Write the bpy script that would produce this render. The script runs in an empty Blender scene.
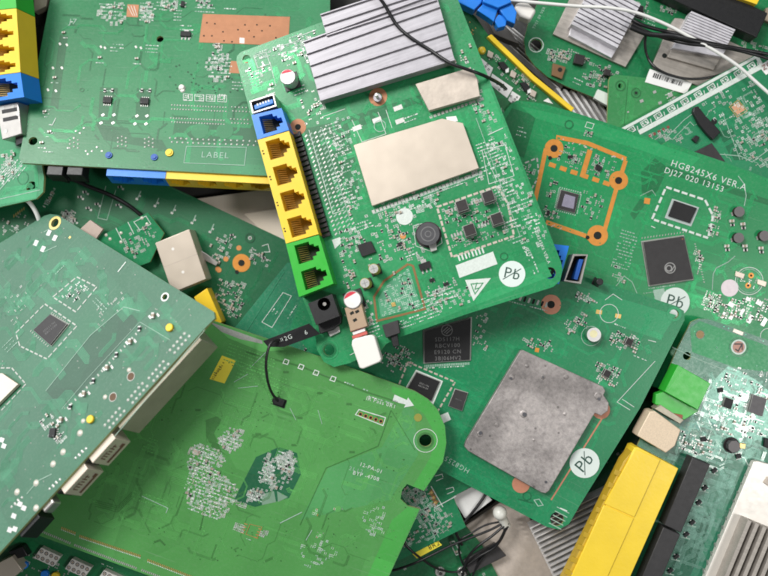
import bpy, bmesh, math, random
from mathutils import Vector, Matrix, geometry

scene = bpy.context.scene
COL = scene.collection
MM = 0.01                      # one unit is ten centimetres
CAM_H = 5.0                    # camera height above the ground
FOC = 787.0                    # focal length in photo pixels (768 wide)
rnd = random.Random(7)

# ------------------------------------------------------------------ materials
MATS = {}
def _new(name):
    m = bpy.data.materials.new(name); m.use_nodes = True
    nt = m.node_tree
    return m, nt, nt.nodes['Principled BSDF']

def plain(name, col, rough=0.5, metal=0.0, var=0.12, scale=40.0, bump=0.0, bscale=300.0, coat=0.0, spec=0.5, sss=0.0):
    """a coloured surface with uneven tone, gloss and a fine bump"""
    if name in MATS: return MATS[name]
    m, nt, bs = _new(name)
    N, L = nt.nodes, nt.links
    tc = N.new('ShaderNodeTexCoord')
    nz = N.new('ShaderNodeTexNoise'); nz.inputs['Scale'].default_value = scale; nz.inputs['Detail'].default_value = 5
    L.new(tc.outputs['Object'], nz.inputs['Vector'])
    mx = N.new('ShaderNodeMix'); mx.data_type = 'RGBA'
    mx.inputs['A'].default_value = [c * (1 - var) for c in col] + [1]
    mx.inputs['B'].default_value = [min(1, c * (1 + var)) for c in col] + [1]
    L.new(nz.outputs['Fac'], mx.inputs['Factor'])
    L.new(mx.outputs['Result'], bs.inputs['Base Color'])
    mr = N.new('ShaderNodeMapRange')
    mr.inputs['To Min'].default_value = max(0.03, rough - 0.1); mr.inputs['To Max'].default_value = min(1, rough + 0.1)
    nz2 = N.new('ShaderNodeTexNoise'); nz2.inputs['Scale'].default_value = scale * 2.3; nz2.inputs['Detail'].default_value = 4
    L.new(tc.outputs['Object'], nz2.inputs['Vector'])
    L.new(nz2.outputs['Fac'], mr.inputs['Value']); L.new(mr.outputs['Result'], bs.inputs['Roughness'])
    bs.inputs['Metallic'].default_value = metal
    bs.inputs['Specular IOR Level'].default_value = spec
    if coat: bs.inputs['Coat Weight'].default_value = coat; bs.inputs['Coat Roughness'].default_value = 0.2
    if bump:
        bp = N.new('ShaderNodeBump'); bp.inputs['Strength'].default_value = bump; bp.inputs['Distance'].default_value = 0.002
        nb = N.new('ShaderNodeTexNoise'); nb.inputs['Scale'].default_value = bscale; nb.inputs['Detail'].default_value = 3
        L.new(tc.outputs['Object'], nb.inputs['Vector']); L.new(nb.outputs['Fac'], bp.inputs['Height'])
        L.new(bp.outputs['Normal'], bs.inputs['Normal'])
    MATS[name] = m
    return m

def mask(name, col, rough=0.34, dust=0.12, metal=0.0, spec=0.5):
    """solder mask: green lacquer over copper, faint pour pattern, specks of dust"""
    if name in MATS: return MATS[name]
    m, nt, bs = _new(name)
    N, L = nt.nodes, nt.links
    tc = N.new('ShaderNodeTexCoord')
    # copper-pour tone: large cells of slightly different green
    vo = N.new('ShaderNodeTexVoronoi'); vo.feature = 'F1'; vo.distance = 'CHEBYCHEV'
    vo.inputs['Scale'].default_value = 1.6; vo.inputs['Randomness'].default_value = 0.9
    L.new(tc.outputs['Object'], vo.inputs['Vector'])
    sep = N.new('ShaderNodeSeparateColor'); L.new(vo.outputs['Color'], sep.inputs['Color'])
    nz = N.new('ShaderNodeTexNoise'); nz.inputs['Scale'].default_value = 3.0; nz.inputs['Detail'].default_value = 6
    L.new(tc.outputs['Object'], nz.inputs['Vector'])
    ad = N.new('ShaderNodeMath'); ad.operation = 'MULTIPLY_ADD'
    L.new(sep.outputs['Red'], ad.inputs[0]); ad.inputs[1].default_value = 0.45
    L.new(nz.outputs['Fac'], ad.inputs[2])
    mr = N.new('ShaderNodeMapRange'); mr.inputs['From Min'].default_value = 0.35; mr.inputs['From Max'].default_value = 1.05
    L.new(ad.outputs[0], mr.inputs['Value'])
    mx = N.new('ShaderNodeMix'); mx.data_type = 'RGBA'
    mx.inputs['A'].default_value = [c * 0.86 for c in col] + [1]
    mx.inputs['B'].default_value = [min(1, c * 1.14) for c in col] + [1]
    L.new(mr.outputs['Result'], mx.inputs['Factor'])
    # dust and fingerprints
    nd = N.new('ShaderNodeTexNoise'); nd.inputs['Scale'].default_value = 55; nd.inputs['Detail'].default_value = 8; nd.inputs['Roughness'].default_value = 0.7
    L.new(tc.outputs['Object'], nd.inputs['Vector'])
    cr = N.new('ShaderNodeMapRange'); cr.inputs['From Min'].default_value = 0.5; cr.inputs['From Max'].default_value = 0.8
    cr.inputs['To Max'].default_value = dust
    L.new(nd.outputs['Fac'], cr.inputs['Value'])
    m2 = N.new('ShaderNodeMix'); m2.data_type = 'RGBA'
    L.new(mx.outputs['Result'], m2.inputs['A']); m2.inputs['B'].default_value = (0.36, 0.42, 0.36, 1)
    # fine scratches, two directions
    mp = N.new('ShaderNodeMapping'); mp.inputs['Scale'].default_value = (1.2, 46, 1); mp.inputs['Rotation'].default_value = (0, 0, 0.7)
    L.new(tc.outputs['Object'], mp.inputs['Vector'])
    ns = N.new('ShaderNodeTexNoise'); ns.inputs['Scale'].default_value = 2.2; ns.inputs['Detail'].default_value = 3; ns.inputs['Distortion'].default_value = 0.4
    L.new(mp.outputs['Vector'], ns.inputs['Vector'])
    sc = N.new('ShaderNodeMapRange'); sc.inputs['From Min'].default_value = 0.66; sc.inputs['From Max'].default_value = 0.74; sc.inputs['To Max'].default_value = 0.16
    L.new(ns.outputs['Fac'], sc.inputs['Value'])
    sm = N.new('ShaderNodeMath'); sm.operation = 'ADD'; sm.use_clamp = True
    L.new(cr.outputs['Result'], sm.inputs[0]); L.new(sc.outputs['Result'], sm.inputs[1])
    L.new(sm.outputs[0], m2.inputs['Factor'])
    L.new(m2.outputs['Result'], bs.inputs['Base Color'])
    rr = N.new('ShaderNodeMapRange'); rr.inputs['To Min'].default_value = rough - 0.12; rr.inputs['To Max'].default_value = rough + 0.16
    nf = N.new('ShaderNodeTexNoise'); nf.inputs['Scale'].default_value = 2.4; nf.inputs['Detail'].default_value = 7; nf.inputs['Roughness'].default_value = 0.65
    L.new(tc.outputs['Object'], nf.inputs['Vector'])
    av = N.new('ShaderNodeMath'); av.operation = 'MULTIPLY_ADD'; av.inputs[1].default_value = 0.5
    hv = N.new('ShaderNodeMath'); hv.operation = 'MULTIPLY'; hv.inputs[1].default_value = 0.5
    L.new(nf.outputs['Fac'], hv.inputs[0]); L.new(nd.outputs['Fac'], av.inputs[0]); L.new(hv.outputs[0], av.inputs[2])
    rr.inputs['From Min'].default_value = 0.3; rr.inputs['From Max'].default_value = 0.7
    L.new(av.outputs[0], rr.inputs['Value']); L.new(rr.outputs['Result'], bs.inputs['Roughness'])
    bs.inputs['Metallic'].default_value = metal; bs.inputs['Specular IOR Level'].default_value = spec
    bp = N.new('ShaderNodeBump'); bp.inputs['Strength'].default_value = 0.12; bp.inputs['Distance'].default_value = 0.003
    nb = N.new('ShaderNodeTexNoise'); nb.inputs['Scale'].default_value = 90; nb.inputs['Detail'].default_value = 4
    L.new(tc.outputs['Object'], nb.inputs['Vector']); L.new(nb.outputs['Fac'], bp.inputs['Height'])
    L.new(bp.outputs['Normal'], bs.inputs['Normal'])
    MATS[name] = m
    return m

def cast_metal():
    """die-cast slab: grey, pitted and stained"""
    if 'cast metal' in MATS: return MATS['cast metal']
    m, nt, bs = _new('cast metal'); N, L = nt.nodes, nt.links
    tc = N.new('ShaderNodeTexCoord')
    n1 = N.new('ShaderNodeTexNoise'); n1.inputs['Scale'].default_value = 44; n1.inputs['Detail'].default_value = 10; n1.inputs['Roughness'].default_value = 0.75
    n2 = N.new('ShaderNodeTexVoronoi'); n2.inputs['Scale'].default_value = 11
    n3 = N.new('ShaderNodeTexNoise'); n3.inputs['Scale'].default_value = 3; n3.inputs['Detail'].default_value = 8
    for n in (n1, n2, n3): L.new(tc.outputs['Object'], n.inputs['Vector'])
    cr = N.new('ShaderNodeValToRGB')
    cr.color_ramp.elements[0].position = 0.32; cr.color_ramp.elements[0].color = (0.20, 0.185, 0.18, 1)
    cr.color_ramp.elements[1].position = 0.68; cr.color_ramp.elements[1].color = (0.62, 0.57, 0.545, 1)
    e = cr.color_ramp.elements.new(0.5); e.color = (0.42, 0.385, 0.37, 1)
    n5 = N.new('ShaderNodeTexNoise'); n5.inputs['Scale'].default_value = 9; n5.inputs['Detail'].default_value = 8; n5.inputs['Roughness'].default_value = 0.7; L.new(tc.outputs['Object'], n5.inputs['Vector'])
    ma = N.new('ShaderNodeMath'); ma.operation = 'MULTIPLY_ADD'; ma.inputs[1].default_value = 0.6; h5 = N.new('ShaderNodeMath'); h5.operation = 'MULTIPLY'; h5.inputs[1].default_value = 0.4
    L.new(n5.outputs['Fac'], h5.inputs[0]); L.new(n1.outputs['Fac'], ma.inputs[0]); L.new(h5.outputs[0], ma.inputs[2]); L.new(ma.outputs[0], cr.inputs['Fac'])
    sp = N.new('ShaderNodeMapRange'); sp.inputs['From Min'].default_value = 0.02; sp.inputs['From Max'].default_value = 0.10
    L.new(n2.outputs['Distance'], sp.inputs['Value'])
    st = N.new('ShaderNodeMapRange'); st.inputs['From Min'].default_value = 0.42; st.inputs['From Max'].default_value = 0.6
    st.inputs['To Min'].default_value = 0.62; L.new(n3.outputs['Fac'], st.inputs['Value'])
    mu = N.new('ShaderNodeMath'); mu.operation = 'MAXIMUM'; L.new(sp.outputs['Result'], mu.inputs[0]); mu.inputs[1].default_value = 0.5
    mm = N.new('ShaderNodeMath'); mm.operation = 'MULTIPLY'; L.new(mu.outputs[0], mm.inputs[0]); L.new(st.outputs['Result'], mm.inputs[1])
    mx = N.new('ShaderNodeMix'); mx.data_type = 'RGBA'; mx.blend_type = 'MULTIPLY'; mx.inputs['Factor'].default_value = 1
    L.new(cr.outputs['Color'], mx.inputs['A']); L.new(mm.outputs[0], mx.inputs['B'])
    L.new(mx.outputs['Result'], bs.inputs['Base Color'])
    bs.inputs['Metallic'].default_value = 0.45; bs.inputs['Roughness'].default_value = 0.45
    bp = N.new('ShaderNodeBump'); bp.inputs['Strength'].default_value = 0.5; bp.inputs['Distance'].default_value = 0.006
    L.new(n1.outputs['Fac'], bp.inputs['Height']); L.new(bp.outputs['Normal'], bs.inputs['Normal'])
    MATS['cast metal'] = m
    return m

def brushed(name, col, rough=0.4, metal=0.75):
    """extruded aluminium: streaks along the fins, scuffs"""
    if name in MATS: return MATS[name]
    m, nt, bs = _new(name); N, L = nt.nodes, nt.links
    tc = N.new('ShaderNodeTexCoord')
    mp = N.new('ShaderNodeMapping'); mp.inputs['Scale'].default_value = (3, 60, 60)
    L.new(tc.outputs['Object'], mp.inputs['Vector'])
    n1 = N.new('ShaderNodeTexNoise'); n1.inputs['Scale'].default_value = 2; n1.inputs['Detail'].default_value = 5
    L.new(mp.outputs['Vector'], n1.inputs['Vector'])
    n2 = N.new('ShaderNodeTexNoise'); n2.inputs['Scale'].default_value = 18; n2.inputs['Detail'].default_value = 7; n2.inputs['Roughness'].default_value = 0.7
    L.new(tc.outputs['Object'], n2.inputs['Vector'])
    ad = N.new('ShaderNodeMath'); ad.operation = 'ADD'; L.new(n1.outputs['Fac'], ad.inputs[0]); L.new(n2.outputs['Fac'], ad.inputs[1])
    mr = N.new('ShaderNodeMapRange'); mr.inputs['From Min'].default_value = 0.7; mr.inputs['From Max'].default_value = 1.3
    L.new(ad.outputs[0], mr.inputs['Value'])
    mx = N.new('ShaderNodeMix'); mx.data_type = 'RGBA'
    mx.inputs['A'].default_value = [c * 0.8 for c in col] + [1]; mx.inputs['B'].default_value = [min(1, c * 1.14) for c in col] + [1]
    L.new(mr.outputs['Result'], mx.inputs['Factor']); L.new(mx.outputs['Result'], bs.inputs['Base Color'])
    bs.inputs['Metallic'].default_value = metal
    rr = N.new('ShaderNodeMapRange'); rr.inputs['To Min'].default_value = rough - 0.1; rr.inputs['To Max'].default_value = rough + 0.2
    L.new(n2.outputs['Fac'], rr.inputs['Value']); L.new(rr.outputs['Result'], bs.inputs['Roughness'])
    MATS[name] = m
    return m

SOLDER = plain('tinned solder', (0.56, 0.56, 0.53), 0.36, 0.55, 0.3, 120)
SOLDER_DULL = plain('dull solder', (0.40, 0.42, 0.38), 0.5, 0.4, 0.3, 150)
SILK = plain('white silkscreen ink', (0.62, 0.68, 0.63), 0.6, 0, 0.2, 90)
SILK_THIN = plain('thin silkscreen ink', (0.32, 0.47, 0.38), 0.6, 0, 0.3, 140)
COPPER = plain('bare copper', (0.62, 0.27, 0.09), 0.42, 0.45, 0.2, 30)
ORANGE = plain('orange copper frame', (0.70, 0.29, 0.055), 0.4, 0.35, 0.2, 40)
PINK = plain('matt copper field', (0.44, 0.20, 0.10), 0.55, 0.25, 0.15, 25)
GOLD = plain('gold plated contact', (0.75, 0.52, 0.18), 0.35, 0.7, 0.15, 60)
HOLE = plain('drilled hole dark', (0.006, 0.010, 0.008), 0.8, 0, 0.1)
EPOXY = plain('black chip epoxy', (0.012, 0.012, 0.013), 0.46, 0, 0.3, 30, 0.25, 400, spec=.35)
EPOXY_GREY = plain('grey chip epoxy', (0.034, 0.032, 0.033), 0.5, 0, 0.3, 30, 0.3, 500, spec=.4)
INK = plain('grey chip print', (0.16, 0.16, 0.16), 0.6)
INK_PALE = plain('pale chip print', (0.30, 0.30, 0.29), 0.6)
BLACKP = plain('black plastic', (0.012, 0.012, 0.013), 0.42, 0, 0.25, 30, 0.2, 300)
FERRITE = plain('dark ferrite', (0.016, 0.012, 0.012), 0.45, 0, 0.3, 60, 0.4, 400)
YELLOW = plain('yellow plastic', (0.84, 0.565, 0.026), 0.36, 0, 0.07, 14, 0.12, 250)
YELLOW_LEMON = plain('lemon yellow plastic', (0.86, 0.61, 0.035), 0.36, 0, 0.11, 6, 0.3, 60)
BLUE = plain('blue plastic', (0.012, 0.20, 0.72), 0.36, 0, 0.1, 14, 0.12, 250)
BLUE_DEEP = plain('deep blue plastic', (0.008, 0.09, 0.40), 0.4, 0, 0.12, 14)
GREEN = plain('bright green plastic', (0.030, 0.42, 0.035), 0.34, 0, 0.08, 14, 0.12, 250)
CREAM = plain('cream plated shield', (0.64, 0.555, 0.46), 0.36, 0.3, 0.05, 4, 0.12, 14)
CREAM_DULL = plain('dull plated shield', (0.53, 0.46, 0.39), 0.5, 0.2, 0.3, 16, 0.6, 40)
CREAM_SPECK = plain('speckled plated shield', (0.72, 0.58, 0.42), 0.5, 0.15, 0.25, 130, 0.3, 260)
WHITEP = plain('white plastic', (0.80, 0.77, 0.72), 0.38, 0, 0.04, 12)
PAPER = plain('white paper label', (0.80, 0.80, 0.78), 0.65, 0, 0.05, 20)
PAPER_Y = plain('yellow paper label', (0.80, 0.68, 0.05), 0.6, 0, 0.06, 20)
LABEL_GREY = plain('pale round sticker', (0.66, 0.74, 0.70), 0.6, 0, 0.05, 20)
TAN = plain('tan switch body', (0.42, 0.30, 0.20), 0.5, 0, 0.1, 30)
BROWN_STEEL = plain('brownish steel shell', (0.37, 0.34, 0.26), 0.4, 0.35, 0.22, 12, 0.2, 120)
RED = plain('red print', (0.62, 0.03, 0.06), 0.5)
ALU = brushed('grey aluminium', (0.385, 0.372, 0.40), 0.42, 0.4)
ALU_PALE = brushed('pale aluminium', (0.72, 0.70, 0.74), 0.38, 0.45)
ALU_WARM = brushed('warm aluminium plate', (0.42, 0.385, 0.345), 0.45, 0.45)
ALU_BRIGHT = brushed('light grey aluminium', (0.74, 0.73, 0.72), 0.4, 0.4)  # light grey, tone raised to offset occlusion in the gaps
STEEL = plain('bright steel shell', (0.50, 0.48, 0.45), 0.34, 0.8, 0.2, 20)
YCAP = plain('olive sleeve', (0.48, 0.36, 0.06), 0.35, 0, 0.2, 40)
CERAMIC = plain('tan ceramic', (0.34, 0.28, 0.21), 0.45, 0, 0.2, 60)
EDGE = plain('bare laminate edge', (0.30, 0.34, 0.13), 0.6, 0, 0.2, 60)
RUBBER = plain('black cable sheath', (0.010, 0.010, 0.011), 0.38, 0, 0.2, 60)
CABLE_W = plain('white cable sheath', (0.78, 0.78, 0.75), 0.4, 0, 0.05, 30)

# ------------------------------------------------------------------ mesh builder
class MB:
    def __init__(s):
        s.v, s.f, s.m, s.mats, s.k, s.sm = [], [], [], [], 0, set()
    def mi(s, mat):
        if mat not in s.mats: s.mats.append(mat)
        return s.mats.index(mat)
    def lift(s):
        s.k = (s.k + 1) % 160
        return s.k * 3e-6
    def face(s, pts, mat):
        i = len(s.v); s.v += [tuple(p) for p in pts]
        s.f.append(tuple(range(i, i + len(pts)))); s.m.append(s.mi(mat))
    def flat(s, poly, h, mat):
        h += s.lift()
        s.face([(p[0], p[1], h) for p in poly], mat)
    def prism(s, poly, h0, h1, mat, holes=(), floor=None, floor_mat=None, side=None, wall=None, bottom=True):
        """outline raised from h0 to h1; holes go right through, or down to 'floor'"""
        side = side or mat
        loops = [list(poly)] + [list(h) for h in holes]
        if not holes:
            i = len(s.v); n = len(poly)
            s.v += [(p[0], p[1], h0) for p in poly] + [(p[0], p[1], h1) for p in poly]
            s.f.append(tuple(range(i + n, i + 2 * n))); s.m.append(s.mi(mat))
            if bottom: s.f.append(tuple(range(i + n - 1, i - 1, -1))); s.m.append(s.mi(side))
            for a in range(n):
                b = (a + 1) % n
                s.f.append((i + a, i + b, i + n + b, i + n + a)); s.m.append(s.mi(side))
            return
        flat3 = [[Vector((p[0], p[1], 0)) for p in lp] for lp in loops]
        tris = geometry.tessellate_polygon(flat3)
        allp = [p for lp in loops for p in lp]
        i = len(s.v); n = len(allp)
        s.v += [(p[0], p[1], h1) for p in allp]
        for t in tris: s.f.append(tuple(i + q for q in t)); s.m.append(s.mi(mat))
        j = len(s.v); s.v += [(p[0], p[1], h0) for p in allp]
        if floor is None:
            for t in tris: s.f.append(tuple(j + q for q in reversed(t))); s.m.append(s.mi(side))
        else:
            s.f.append(tuple(j + q for q in range(len(poly) - 1, -1, -1))); s.m.append(s.mi(side))
        off = 0
        for li, lp in enumerate(loops):
            nn = len(lp)
            if li and floor is not None:
                kk = len(s.v); s.v += [(p[0], p[1], floor) for p in lp]
                for a in range(nn):
                    b = (a + 1) % nn
                    s.f.append((kk + a, kk + b, i + off + b, i + off + a)); s.m.append(s.mi(wall or mat))
                s.f.append(tuple(range(kk, kk + nn))); s.m.append(s.mi(floor_mat or mat))
            else:
                for a in range(nn):
                    b = (a + 1) % nn
                    s.f.append((j + off + a, j + off + b, i + off + b, i + off + a)); s.m.append(s.mi((wall if li else side) or side))
            off += nn
    def box(s, cx, cy, sx, sy, h0, h1, mat, ang=0.0, side=None):
        c, q = math.cos(ang), math.sin(ang)
        P = [(-sx / 2, -sy / 2), (sx / 2, -sy / 2), (sx / 2, sy / 2), (-sx / 2, sy / 2)]
        s.prism([(cx + a * c - b * q, cy + a * q + b * c) for a, b in P], h0, h1, mat, side=side)
    def rect(s, cx, cy, sx, sy, h, mat, ang=0.0):
        c, q = math.cos(ang), math.sin(ang)
        P = [(-sx / 2, -sy / 2), (sx / 2, -sy / 2), (sx / 2, sy / 2), (-sx / 2, sy / 2)]
        s.flat([(cx + a * c - b * q, cy + a * q + b * c) for a, b in P], h, mat)
    def circ(s, cx, cy, r, n=16, a0=0.0):
        return [(cx + r * math.cos(a0 + 2 * math.pi * k / n), cy + r * math.sin(a0 + 2 * math.pi * k / n)) for k in range(n)]
    def disc(s, cx, cy, r, h, mat, n=14):
        s.flat(s.circ(cx, cy, r, n), h, mat)
    def ring(s, cx, cy, r0, r1, h, mat, n=24):
        h += s.lift()
        a, b = s.circ(cx, cy, r0, n), s.circ(cx, cy, r1, n)
        i = len(s.v); s.v += [(p[0], p[1], h) for p in a + b]
        for k in range(n):
            q = (k + 1) % n
            s.f.append((i + k, i + n + k, i + n + q, i + q)); s.m.append(s.mi(mat))
    def cyl(s, cx, cy, r, h0, h1, mat, n=20, top=None, r1=None):
        a, b = s.circ(cx, cy, r, n), s.circ(cx, cy, r if r1 is None else r1, n)
        i = len(s.v)
        s.v += [(p[0], p[1], h0) for p in a] + [(p[0], p[1], h1) for p in b]
        for k in range(n):
            q = (k + 1) % n
            s.sm.add(len(s.f)); s.f.append((i + k, i + q, i + n + q, i + n + k)); s.m.append(s.mi(mat))
        s.f.append(tuple(range(i + n, i + 2 * n))); s.m.append(s.mi(top or mat))
        s.f.append(tuple(range(i + n - 1, i - 1, -1))); s.m.append(s.mi(mat))
    def dome(s, cx, cy, r, h, mat, n=10, h0=0.0):
        i = len(s.v)
        s.v += [(p[0], p[1], h0) for p in s.circ(cx, cy, r, n)]
        s.v += [(p[0], p[1], h0 + h * 0.7) for p in s.circ(cx, cy, r * 0.72, n)]
        s.v.append((cx, cy, h0 + h))
        for k in range(n):
            q = (k + 1) % n
            s.f.append((i + k, i + q, i + n + q, i + n + k)); s.m.append(s.mi(mat))
            s.f.append((i + n + k, i + n + q, i + 2 * n)); s.m.append(s.mi(mat))
    def line(s, pts, w, h, mat, closed=False):
        """flat mitred strip along pts"""
        pts = [p for k, p in enumerate(pts) if k == 0 or (abs(p[0] - pts[k - 1][0]) + abs(p[1] - pts[k - 1][1])) > 1e-6]
        if len(pts) < 2: return
        h += s.lift()
        A, B = offset(pts, w / 2, closed), offset(pts, -w / 2, closed)
        i = len(s.v); n = len(pts)
        s.v += [(p[0], p[1], h) for p in A] + [(p[0], p[1], h) for p in B]
        for k in range(n if closed else n - 1):
            q = (k + 1) % n
            s.f.append((i + k, i + n + k, i + n + q, i + q)); s.m.append(s.mi(mat))
    def tube(s, pts, r, mat, n=8):
        """round tube through 3-D points"""
        pts = [Vector(p) for p in pts]
        i = len(s.v); N = len(pts)
        ref = Vector((0, 0, 1))
        for k, p in enumerate(pts):
            t = (pts[min(k + 1, N - 1)] - pts[max(k - 1, 0)]).normalized()
            a = t.cross(ref)
            if a.length < 1e-4: a = t.cross(Vector((0, 1, 0)))
            a.normalize(); b = a.cross(t)
            for j in range(n):
                an = 2 * math.pi * j / n
                s.v.append(tuple(p + a * (r * math.cos(an)) + b * (r * math.sin(an))))
        for k in range(N - 1):
            for j in range(n):
                q = (j + 1) % n
                s.f.append((i + k * n + j, i + k * n + q, i + (k + 1) * n + q, i + (k + 1) * n + j)); s.m.append(s.mi(mat))
        s.f.append(tuple(i + j for j in range(n - 1, -1, -1))); s.m.append(s.mi(mat))
        s.f.append(tuple(i + (N - 1) * n + j for j in range(n))); s.m.append(s.mi(mat))
    def mesh(s, name, bevel=0.0, smooth=True, fix=False):
        me = bpy.data.meshes.new(name)
        me.from_pydata(s.v, [], s.f)
        for m in s.mats: me.materials.append(m)
        me.polygons.foreach_set('material_index', s.m)
        if bevel or fix:
            bm = bmesh.new(); bm.from_mesh(me); bm.faces.ensure_lookup_table()
            for f in bm.faces: f.smooth = f.index in s.sm
            bmesh.ops.remove_doubles(bm, verts=bm.verts, dist=1e-6)
            bmesh.ops.recalc_face_normals(bm, faces=bm.faces)
            if bevel:
                ed = [e for e in bm.edges if len(e.link_faces) == 2 and e.calc_face_angle(0) > 0.6]
                r_ = bmesh.ops.bevel(bm, geom=ed, offset=bevel, segments=2, affect='EDGES', clamp_overlap=True, profile=0.5)
                for f in r_['faces']: f.smooth = True
            bm.to_mesh(me); bm.free()
        if smooth and not bevel:
            me.shade_smooth(); me.set_sharp_from_angle(angle=math.radians(38))
        me.update()
        return me

def offset(pts, d, closed=False):
    n = len(pts); out = []
    for k in range(n):
        p = Vector(pts[k][:2])
        a = Vector(pts[k - 1][:2]) if (k > 0 or closed) else None
        b = Vector(pts[(k + 1) % n][:2]) if (k < n - 1 or closed) else None
        d1 = (p - a).normalized() if a is not None else None
        d2 = (b - p).normalized() if b is not None else None
        if d1 is None: d1 = d2
        if d2 is None: d2 = d1
        n1, n2 = Vector((-d1.y, d1.x)), Vector((-d2.y, d2.x))
        m = n1 + n2
        if m.length < 1e-3: m = n1.copy()
        m.normalize()
        out.append(tuple(p + m * (d / max(0.45, m.dot(n1)))))
    return out

def inside(p, poly):
    x, y = p[0], p[1]; c = False; n = len(poly)
    for i in range(n):
        x1, y1 = poly[i][0], poly[i][1]; x2, y2 = poly[i - 1][0], poly[i - 1][1]
        if (y1 > y) != (y2 > y) and x < (x2 - x1) * (y - y1) / (y2 - y1) + x1: c = not c
    return c

def ray(px, py): return Vector(((px - 384) / FOC, -(py - 288) / FOC, -1.0))
def world(px, py, z):                     # the point of the place at height z (mm) seen at that spot of the photo
    z *= MM
    return Vector((0, 0, CAM_H)) + ray(px, py) * (CAM_H - z)

def link(name, me, parent=None, label=None):
    o = bpy.data.objects.new(name, me); COL.objects.link(o)
    if parent is not None: o.parent = parent
    if label: o['label'] = label
    return o
def tag(o, label, cat, group=None, kind=None):
    o['label'] = label; o['category'] = cat
    if group: o['group'] = group
    if kind: o['kind'] = kind
    return o

_glyphs = {}
def glyphs(s):
    """outline triangles of a word in the built-in font, unit height, centred"""
    if s in _glyphs: return _glyphs[s]
    cu = bpy.data.curves.new('lettering', 'FONT'); cu.body = s; cu.size = 1.0; cu.resolution_u = 2
    cu.space_character = 1.16; cu.align_x = 'CENTER'; cu.align_y = 'CENTER'
    o = bpy.data.objects.new('lettering', cu); COL.objects.link(o)
    dg = bpy.context.evaluated_depsgraph_get(); dg.update()
    me = o.evaluated_get(dg).to_mesh()
    vs = [tuple(v.co[:2]) for v in me.vertices]; fs = [tuple(p.vertices) for p in me.polygons]
    bpy.data.objects.remove(o); bpy.data.curves.remove(cu)
    _glyphs[s] = (vs, fs)
    return _glyphs[s]

# ------------------------------------------------------------------ small soldered components, shared meshes
def two_ended(body, L, W, H):
    b = MB()
    b.box(0, 0, L * 0.56, W * 0.96, 0.0, H * MM, body)
    for q in (-1, 1): b.box(q * L * 0.39, 0, L * 0.22, W, 0.0, H * MM * 1.03, SOLDER)
    return b
def _mm(x): return x * MM
SHARED = {}
def shared(kind):
    if kind in SHARED: return SHARED[kind]
    b = MB()
    if kind == 'resistor':
        b = two_ended(EPOXY, _mm(1.9), _mm(1.1), 0.6); bv = 0.0
    elif kind == 'ceramic_capacitor':
        b = two_ended(CERAMIC, _mm(2.0), _mm(1.2), 1.0); bv = 0.0
    elif kind == 'driver_chip':            # eight-legged chip
        b.box(0, 0, _mm(5), _mm(4), _mm(0.25), _mm(1.7), EPOXY)
        for k in range(4):
            for q in (-1, 1): b.box(_mm(-1.9 + 1.27 * k), q * _mm(2.6), _mm(0.5), _mm(1.5), 0, _mm(0.45), SOLDER)
        b.disc(_mm(-1.8), _mm(-1.2), _mm(0.3), _mm(1.72), INK, 8); bv = 0.0
    elif kind == 'regulator':              # three legs and a tab
        b.box(0, 0, _mm(6.4), _mm(3.6), _mm(0.2), _mm(1.7), EPOXY)
        for k in (-1, 0, 1): b.box(_mm(2.3 * k), _mm(-2.7), _mm(0.8), _mm(2.2), 0, _mm(0.4), SOLDER)
        b.box(0, _mm(2.6), _mm(3), _mm(2), 0, _mm(0.4), SOLDER); bv = 0.0
    elif kind == 'transistor':
        b.box(0, 0, _mm(2.9), _mm(1.6), _mm(0.1), _mm(1.1), EPOXY)
        for x, y in ((-0.95, -1.1), (0.95, -1.1), (0, 1.1)): b.box(_mm(x), _mm(y), _mm(0.5), _mm(0.9), 0, _mm(0.3), SOLDER)
        bv = 0.0
    elif kind == 'inductor':               # moulded cube on a pad base
        b.box(0, 0, _mm(5.9), _mm(6.3), _mm(0.02), _mm(0.5), SOLDER_DULL)
        b.box(0, 0, _mm(5.6), _mm(5.6), _mm(0.4), _mm(5.2), FERRITE); bv = _mm(0.35)
    elif kind == 'drum_inductor':          # round drum between two plates
        b.cyl(0, 0, _mm(3.0), 0, _mm(0.8), FERRITE, 18)
        b.cyl(0, 0, _mm(2.3), _mm(0.8), _mm(2.4), COPPER, 18)
        b.cyl(0, 0, _mm(3.0), _mm(2.4), _mm(3.4), EPOXY_GREY, 18, top=plain('grey drum top', (0.14, 0.13, 0.13), 0.5))
        for q in (-1, 1): b.box(q * _mm(3.1), 0, _mm(1.2), _mm(2), 0, _mm(0.6), SOLDER)
        bv = 0.0
    elif kind == 'solder_joint':
        b.dome(0, 0, _mm(1.25), _mm(0.5), plain('milky solder', (.60, .58, .50), .45, .2, .25, 60), 12); bv = 0.0
    elif kind == 'led':
        b.box(0, 0, _mm(2.6), _mm(2.2), 0, _mm(1.1), WHITEP); b.cyl(0, 0, _mm(0.8), _mm(1.1), _mm(1.25), YELLOW, 10); bv = 0.0
    SHARED[kind] = b.mesh(kind, bv, fix=True)
    return SHARED[kind]

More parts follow.
